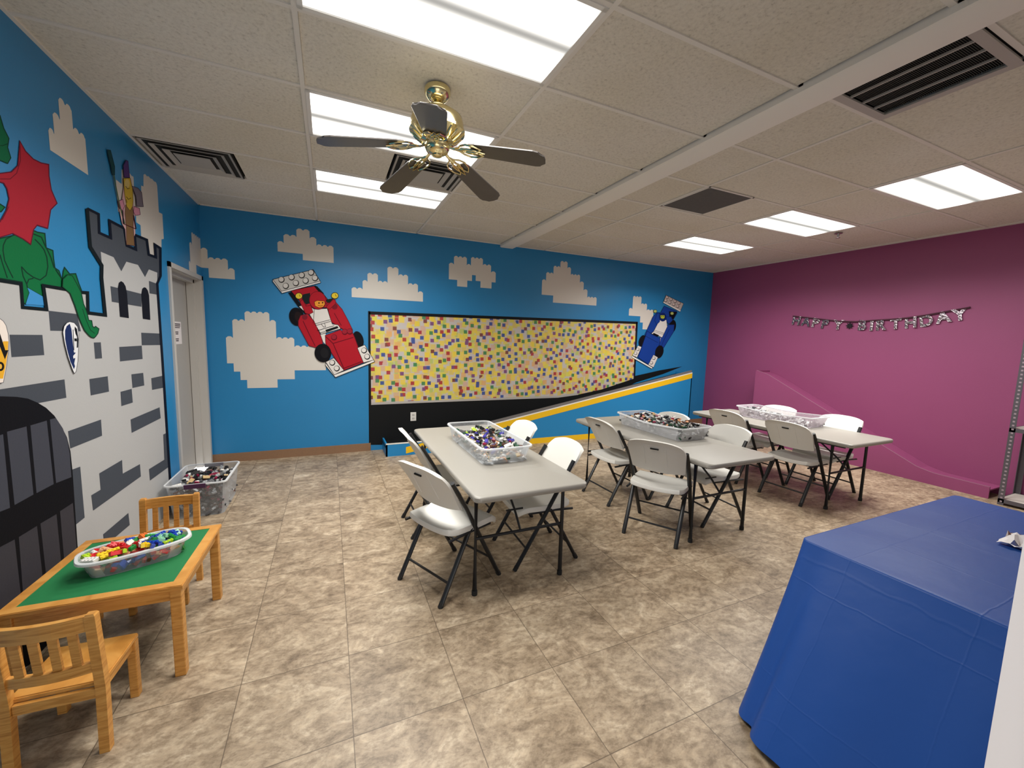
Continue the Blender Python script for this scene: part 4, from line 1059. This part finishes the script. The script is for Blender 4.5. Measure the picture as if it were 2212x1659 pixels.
# bin on the right table
Mb3 = Matrix.Translation((6.17, -2.70, TZ))
b3 = make_bin('storage_bin', .18, .44, .12, .09, .045, clear_plastic('milky pink-tinged plastic', (.86, .78, .84, 1), .3, .3), 'milky low bin on the grey table nearest the purple wall', wavy=.018); b3.location = (6.17, -2.70, TZ + .0005)
jumble('loose_bricks', Mb3, lambda r: (r.uniform(-.155, .155), r.uniform(-.405, .405)), lambda x, y, r: r.uniform(.018, .045 + max(0, y) * .11), ['dark grey', 'light grey', 'black', 'white', 'light grey'], .014, 520, 13, None, 'grey small pieces in the milky bin near the purple wall', 'small toy pieces in the bins', 'toy pieces')
fill(Mb3, ['dark grey', 'light grey', 'white'], 14, .013, .0125, lambda r: (r.uniform(-.14, .14), r.uniform(.0, .37)), lambda x, y: .06 + max(0, y) * .1, 8, 'the bin by the purple wall', 'the bin by the purple wall')
# deep bin on the floor by the door
b4 = make_bin('storage_bin', .205, .30, .30, .13, .04, M_CLEAR, 'deep clear bin of dark bricks on the floor beside the grey door'); b4.location = (.262, -1.395, 0.0005)
Mb4 = Matrix.Translation((.262, -1.395, 0))
for s in (-1, 1):
    link('handle', bbox(-.075, .075, s * .312 - .006, s * .312 + .006, .262, .30, .004), mat('dark purple plastic', (.05, .012, .05, 1), .4), b4)
jumble('loose_bricks', Mb4, lambda r: (r.uniform(-.172, .172), r.uniform(-.258, .258)), lambda x, y, r: r.uniform(.02, .25), ['dark grey', 'black', 'light grey', 'maroon', 'dark grey', 'dark grey', 'brown', 'light grey', 'black'], .017, 1500, 14, None, 'jumbled dark pieces filling the deep bin beside the grey door', 'small toy pieces in the bins', 'toy pieces')
fill(Mb4, ['black', 'black', 'dark grey', 'maroon', 'white', 'tan', 'light grey', 'black'], 70, .016, .0125, lambda r: (r.uniform(-.17, .17), r.uniform(-.26, .26)), lambda x, y: .262, 7, 'the deep floor bin', 'the deep floor bin')

# ------------------------------------------------------------------ children's table, chairs and tub
KT = .44
kt = empty('childrens_table', (.395, -3.272, 0), radians(-1.5), 'low honey-coloured wooden children\'s table with a green top', 'table')
hx, hy = .300, .318
bm = bmesh.new(); w_ = .045
for q in (((-hx, -hy), (hx, -hy), (hx - w_, -hy + w_), (-hx + w_, -hy + w_)), ((hx, -hy), (hx, hy), (hx - w_, hy - w_), (hx - w_, -hy + w_)), ((hx, hy), (-hx, hy), (-hx + w_, hy - w_), (hx - w_, hy - w_)), ((-hx, hy), (-hx, -hy), (-hx + w_, -hy + w_), (-hx + w_, hy - w_))):
    loft(bm, [[(x, y, KT - .022) for x, y in q], [(x, y, KT) for x, y in q]])
bmesh.ops.bevel(bm, geom=[e for e in bm.edges if abs(e.verts[0].co.z - e.verts[1].co.z) < 1e-5 and max(abs(e.verts[0].co.x), abs(e.verts[0].co.y)) > hx - .01 and max(abs(e.verts[1].co.x), abs(e.verts[1].co.y)) > hx - .01], offset=.003, segments=2, affect='EDGES')
link('top_frame', bm, M_WOOD, kt)
link('green_mat', bbox(-hx + w_, hx - w_, -hy + w_, hy - w_, KT - .014, KT - .002, 0), M_GREEN, kt)
for sx in (-1, 1):
    for sy in (-1, 1): link('leg', bbox(sx * (hx - .030) - .021, sx * (hx - .030) + .021, sy * (hy - .030) - .021, sy * (hy - .030) + .021, 0, KT - .022, .004), M_WOOD, kt)
for s in (-1, 1):
    link('apron', bbox(-hx + .05, hx - .05, s * (hy - .028) - .009, s * (hy - .028) + .009, KT - .075, KT - .022, .002), M_WOOD, kt)
    link('apron', bbox(s * (hx - .028) - .009, s * (hx - .028) + .009, -hy + .05, hy - .05, KT - .075, KT - .022, .002), M_WOOD, kt)
def kid_chair():
    o = empty('childrens_chair')     # faces +y, seat front at +y
    hw, d = .132, .135
    bm = bmesh.new()
    pts = [(-hw + .0, -d), (hw - .0, -d), (hw, d), (-hw, d)]
    box(bm, -hw + .002, hw - .002, -d + .012, d, .252, .272); bmesh.ops.bevel(bm, geom=bm.edges[:], offset=.004, segments=2, affect='EDGES'); link('seat', bm, M_WOOD, o)
    for s in (-1, 1):
        link('leg', bbox(s * (hw - .016) - .015, s * (hw - .016) + .015, d - .036, d - .006, 0, .252, .003), M_WOOD, o)
        bm = bmesh.new()
        x = s * (hw - .004)
        sec = lambda y, z, r=.015: [(x - r, y - r, z), (x + r, y - r, z), (x + r, y + r, z), (x - r, y + r, z)]
        loft(bm, [sec(-d - .002, 0), sec(-d + .006, .25), sec(-d + .002, .30), sec(-d - .022, .552), sec(-d - .023, .560, .011)])
        link('back_post', bm, M_WOOD, o)
    def rail(z0, z1, name, yb):
        bm = bmesh.new(); n = 8; L = []
        for k in range(n + 1):
            t = -1 + 2 * k / n; x = t * (hw - .014); y = yb - .016 * (1 - t * t)
            L.append([(x, y - .009, z0), (x, y + .009, z0), (x, y + .009, z1), (x, y - .009, z1)])
        loft(bm, L); return link(name, bm, M_WOOD, o)
    rail(.495, .552, 'top_rail', -d - .018); rail(.325, .362, 'lower_rail', -d - .001)
    for k in range(4):
        x = (-1.5 + k) * .050; y = -.014 * (1 - (x / hw) ** 2)
        bm = bmesh.new(); a = .0125
        loft(bm, [[(x - a, -d - .006 + y, .355), (x + a, -d - .006 + y, .355), (x + a, -d + .005 + y, .355), (x - a, -d + .005 + y, .355)], [(x - a, -d - .023 + y, .50), (x + a, -d - .023 + y, .50), (x + a, -d - .012 + y, .50), (x - a, -d - .012 + y, .50)]])
        link('slat', bm, M_WOOD, o)
    link('apron', bbox(-hw + .02, hw - .02, d - .028, d - .012, .215, .252, .002), M_WOOD, o)
    link('apron', bbox(-hw + .02, hw - .02, -d - .003, -d + .013, .215, .252, .002), M_WOOD, o)
    for s in (-1, 1): link('apron', bbox(s * (hw - .018) - .007, s * (hw - .018) + .007, -d + .02, d - .03, .215, .252, .002), M_WOOD, o)
    return o
kc = kid_chair(); kc.location = (.395, -3.742, 0); kc.rotation_euler = (0, 0, radians(-3)); tag(kc, 'small wooden children\'s chair on the near side of the green-topped table', 'chair', 'small wooden chairs')
kc2 = copy_tree(kc); kc2.location = (.402, -2.872, 0); kc2.rotation_euler = (0, 0, radians(181)); tag(kc2, 'small wooden children\'s chair on the far side of the green-topped table, before the deep bin')
kb = make_bin('storage_bin', .195, .095, .085, .16, .06, M_CLEAR, 'oval clear tub of bright bricks on the green-topped table', oval=True); kb.location = (.430, -3.285, KT - .0015); kb.rotation_euler = (0, 0, radians(22))
Mk = Matrix.Translation((.430, -3.285, KT)) @ Matrix.Rotation(radians(22), 4, 'Z')
def kin(r):
    while True:
        x, y = r.uniform(-.168, .168), r.uniform(-.07, .07)
        if abs(x / .17) ** 3 + abs(y / .074) ** 3 < 1: return x, y
zk = lambda x, y: .076 + .02 * (1 - (x / .17) ** 2) - .012 * (y / .07) ** 2
jumble('loose_bricks', Mk, kin, lambda x, y, r: r.uniform(.02, .07), ['red', 'brown', 'peach', 'tan', 'blue', 'green', 'red'], .017, 170, 15, None, 'jumbled bricks filling the oval tub on the green-topped table', 'small toy pieces in the bins', 'toy pieces')
def kcol(x, r):
    if x < -.02: return r.choice(['red', 'red', 'red', 'yellow', 'lime green', 'peach', 'white'])
    if x < .05: return r.choice(['orange', 'red', 'yellow', 'green', 'blue', 'white', 'green'])
    return r.choice(['blue', 'blue', 'green', 'yellow', 'pale green', 'lime green'])
r = random.Random(21); done = []
for i in range(56):
    for _ in range(60):
        x, y = kin(r)
        if all(hypot(x - a, y - b) > .026 for a, b in done): break
    done.append((x, y)); c = kcol(x, r); kind = r.choice(((2, 1), (2, 2), (4, 2), (3, 1), (4, 1)))
    o = brick_obj(kind, c, .0148, .018)
    o.matrix_world = Mk @ Matrix.Translation((x, y, zk(x, y) + r.uniform(-.008, .008))) @ Matrix.Rotation(r.uniform(0, 6.3), 4, 'Z') @ Matrix.Rotation(r.uniform(-.7, .7), 4, 'X') @ Matrix.Rotation(r.uniform(-.4, .4), 4, 'Y')
    tag(o, '%s toy brick in the oval tub on the green-topped table' % c, 'toy brick', '%s toy bricks in the oval tub' % c)

# ------------------------------------------------------------------ covered table on the right
BX0, BX1, BY0, BY1, BZT = 3.20, 4.68, -5.44, -4.69, .718
bt = make_table('folding_table', (BY1 - BY0) / 2 - .012, (BX1 - BX0) / 2 - .012, BZT - .005)
bt.location = ((BX0 + BX1) / 2, (BY0 + BY1) / 2, 0); bt.rotation_euler = (0, 0, pi / 2); tag(bt, 'folding table hidden under the blue cover on the right', 'table')
def cloth():
    bm = bmesh.new()
    cx, cy = (BX0 + BX1) / 2, (BY0 + BY1) / 2; hx, hy = (BX1 - BX0) / 2, (BY1 - BY0) / 2
    NS = 44; NT = 22
    # perimeter points with outward directions
    per = []
    base = rrect(hx, hy, .03, 4)
    dense = []
    for a, b in zip(base, base[1:] + base[:1]):
        L = hypot(a[0] - b[0], a[1] - b[1]); k = max(1, int(L / .014))
        dense += [(a[0] + (b[0] - a[0]) * q / k, a[1] + (b[1] - a[1]) * q / k) for q in range(k)]
    rings = []
    for t in [0, .12, .3] + list(range(1, NT + 1)):
        f = t / NT; ring = []
        for i, (x, y) in enumerate(dense):
            # outward direction: side normal blending to diagonal at the corners
            ex, ey = hx - abs(x), hy - abs(y)
            wx = math.exp(-ex / .10); wy = math.exp(-ey / .10); s = max(1e-6, hypot(wx, wy))
            nx, ny = wx / s * (1 if x > 0 else -1), wy / s * (1 if y > 0 else -1)
            corner = min(wx, wy) * 2 ** .5
            left = 1.0 if x < -hx + .25 else 0.0
            sx = .42 if x < 0 else .10
            ox = nx * sx; oy = ny * (.08 - .06 * (x < -hx + .3))
            fl = f ** 1.05
            fold = 0
            wave = .012 * f * sin((x * 9 + y * 11)) + .006 * f * sin(x * 23 - y * 17)
            drop = BZT * 1.0 - .012
            z = BZT - drop * (f ** 1.0) * (1 - .0 * corner)
            z += .03 * f * (1 - corner) * (x < -hx + .05) * (.5 + .5 * sin(y * 9))
            round_in = 0
            sc_ = hy - y
            if x < -hx + .002: wave += -.034 * f * math.exp(-((sc_ - .085) / .028) ** 2) + .012 * f * math.exp(-((sc_ - .17) / .05) ** 2)
            ring.append((x + ox * fl + nx * (fold + wave + round_in), y + oy * fl + ny * (fold + wave + round_in), max(z, .006) if f > 0 else BZT))
        rings.append(ring)
    # top surface
    topring = [bm.verts.new((cx + p[0], cy + p[1], p[2])) for p in rings[0]]
    prev = topring
    for ring in rings[1:]:
        cur = [bm.verts.new((cx + p[0], cy + p[1], p[2])) for p in ring]
        n = len(cur)
        for k in range(n): bm.faces.new((prev[k], prev[(k + 1) % n], cur[(k + 1) % n], cur[k]))
        prev = cur
    # concentric inset top with slight ripples
    prev = topring; n = len(topring)
    for s in (.99, .97, .9, .75, .55, .35, .15):
        cur = [bm.verts.new((cx + p[0] * s, cy + p[1] * s, BZT + .0015 + .0012 * sin(p[0] * s * 14 + p[1] * s * 9))) for p in rings[0]]
        for k in range(n): bm.faces.new((prev[k], prev[(k + 1) % n], cur[(k + 1) % n], cur[k]))
        prev = cur
    bm.faces.new(prev)
    o = link('table_cover', bm, M_CLOTH, smooth='all')
    tag(o, 'bright blue plastic table cover draped to the floor over the table on the right', 'tablecloth')
cloth()
# crumpled printed paper on it
bm = bmesh.new(); rr = random.Random(4); n = 9; g = []
for i in range(n + 1):
    row = []
    for j in range(n + 1):
        x, y = -.11 + .22 * i / n, -.09 + .18 * j / n
        row.append(bm.verts.new((x * (1 - .2 * rr.random()), y * (1 - .2 * rr.random()), .004 + .055 * rr.random() * (1 - abs(x) / .16))))
    g.append(row)
for i in range(n):
    for j in range(n):
        f = bm.faces.new((g[i][j], g[i + 1][j], g[i + 1][j + 1], g[i][j + 1])); f.material_index = 1 if rr.random() < .13 else (2 if rr.random() < .06 else 0)
o = link('crumpled_paper', bm, [M_PAPER, mat('navy print', (.02, .03, .14, 1), .5), mat('brown print', (.14, .05, .03, 1), .5)], loc=(4.08, -5.13, BZT + .004))
tag(o, 'crumpled white printed paper on the blue table cover at the right edge', 'paper')

# ------------------------------------------------------------------ metal shelving by the purple wall
sh = empty('shelving_unit', (7.84, -4.55, 0), 0, 'grey slotted-steel shelving unit at the right edge by the purple wall', 'shelf')
for sx in (-1, 1):
    for sy in (-1, 1):
        bm = bmesh.new(); x, y = sx * .21, sy * .45
        box(bm, x - .002, x + .002, min(y, y - sy * .042), max(y, y - sy * .042), 0, 1.86)
        box(bm, min(x, x - sx * .042), max(x, x - sx * .042), y - .002, y + .002, 0, 1.86)
        if sx < 0:
            for k in range(46):
                z = .03 + k * .04
                box(bm, x - .0035, x - .0015, y - sy * .030, y - sy * .014, z, z + .016, 1) if sy < 0 else box(bm, x - .0035, x - .0015, y - .030, y - .014, z, z + .016, 1)
        link('post', bm, [M_SHELFM, M_HOLE], sh)
for z in (.055, .80, 1.72):
    bm = bmesh.new()
    box(bm, -.212, -.206, -.45, .45, z - .03, z + .01); box(bm, .206, .212, -.45, .45, z - .03, z + .01); box(bm, -.21, .21, -.45, -.444, z - .03, z + .01); box(bm, -.21, .21, .444, .45, z - .03, z + .01)
    s_ = link('shelf_frame', bm, M_SHELFM, sh)
    link('shelf_board', bbox(-.204, .204, -.443, .443, z - .006, z + .008, .001), M_BOARD, s_)

# ------------------------------------------------------------------ birthday banner
bn = empty('birthday_banner', (W - .012, -2.5, 2.1), 0, 'silver foil HAPPY BIRTHDAY letter banner on the purple wall', 'banner')
spx = [(1713,683),(1760,688),(1812,694),(1850,695),(1890,692),(1925,690),(1960,687),(2000,681),(2040,674),(2096,664)]
sp3 = [on(x, y, 0, W - .012) for x, y in spx]
bm = bmesh.new(); tube(bm, [q - Vector((W - .012, -2.5, 2.1)) for q in sp3], .011, 6); link('ribbon', bm, M_STRING, bn, smooth=True)
bt_ = [('H',160,280),('A',270,292),('P',375,305),('P',480,320),('Y',635,330),('*',765,335),('B',905,335),('I',1015,340),('R',1115,332),('T',1290,320),('H',1460,305),('D',1635,285),('A',1830,245),('Y',2020,215)]
cen = [on(1690 + x / 5.267, 640 + y / 5.267, 0, W - .014) for _, x, y in bt_]
def letter_mesh(ch):
    if ch == '*':
        bm = bmesh.new(); pts = []
        for k in range(16):
            a = pi / 8 * k; r_ = .052 if k % 2 == 0 else .026; pts.append((r_ * cos(a), r_ * sin(a)))
        loft(bm, [[(x, y, -.003) for x, y in pts], [(x, y, .003) for x, y in pts]])
        me = bpy.data.meshes.new('star'); bm.to_mesh(me); bm.free(); return me
    cu = bpy.data.curves.new('letter', 'FONT'); cu.body = ch; cu.size = .185; cu.extrude = .003; cu.offset = .006; cu.bevel_depth = .0015; cu.align_x = 'CENTER'; cu.align_y = 'CENTER'
    t = bpy.data.objects.new('letter', cu); COL.objects.link(t)
    dg = bpy.context.evaluated_depsgraph_get(); me = bpy.data.meshes.new_from_object(t.evaluated_get(dg)); bpy.data.objects.remove(t); return me
for i, ((ch, _, _), c_) in enumerate(zip(bt_, cen)):
    me = letter_mesh(ch); me.materials.clear(); me.materials.append(M_FOIL if ch != '*' else mat('black glitter star', (.03, .03, .035, 1), .3, metal=.6))
    nm = 'letter' if ch != '*' else 'star_ornament'
    o = bpy.data.objects.new(nm, me); COL.objects.link(o); o.parent = bn
    a, b = cen[max(0, i - 1)], cen[min(len(cen) - 1, i + 1)]
    sl = atan2(b.z - a.z, -(b.y - a.y))
    # text x axis runs toward -y (to the right as seen), text y axis is up, faces -x
    X = Vector((0, -cos(sl), sin(sl))); Z = Vector((-1, 0, 0)); Y = Z.cross(X)
    Mx = Matrix((X, Y, Z)).transposed().to_4x4(); Mx = Mx @ Matrix.Rotation(random.uniform(-.18, .18), 4, 'Y')
    o.matrix_local = Matrix.Translation(c_ - Vector((W - .012, -2.5, 2.1))) @ Mx

# ------------------------------------------------------------------ world, camera, view
w = bpy.data.worlds.new('World'); S.world = w; w.use_nodes = True
w.node_tree.nodes['Background'].inputs[0].default_value = (1, .96, .92, 1)
w.node_tree.nodes['Background'].inputs[1].default_value = 1.9
cd = bpy.data.cameras.new('Camera'); co = bpy.data.objects.new('Camera', cd); COL.objects.link(co)
cd.sensor_width = 36; cd.sensor_fit = 'HORIZONTAL'; cd.lens = FPX / 2212 * 36; cd.clip_start = .02
co.matrix_world = Matrix((( CR.x, CU.x, -CF.x, CAM.x), (CR.y, CU.y, -CF.y, CAM.y), (CR.z, CU.z, -CF.z, CAM.z), (0, 0, 0, 1)))
S.camera = co
S.view_settings.view_transform = 'Standard'; S.view_settings.look = 'None'; S.view_settings.exposure = -0.1; S.view_settings.gamma = 1
S.view_settings.use_curve_mapping = False
S.cycles.max_bounces = 8; S.cycles.diffuse_bounces = 5; S.cycles.transparent_max_bounces = 16
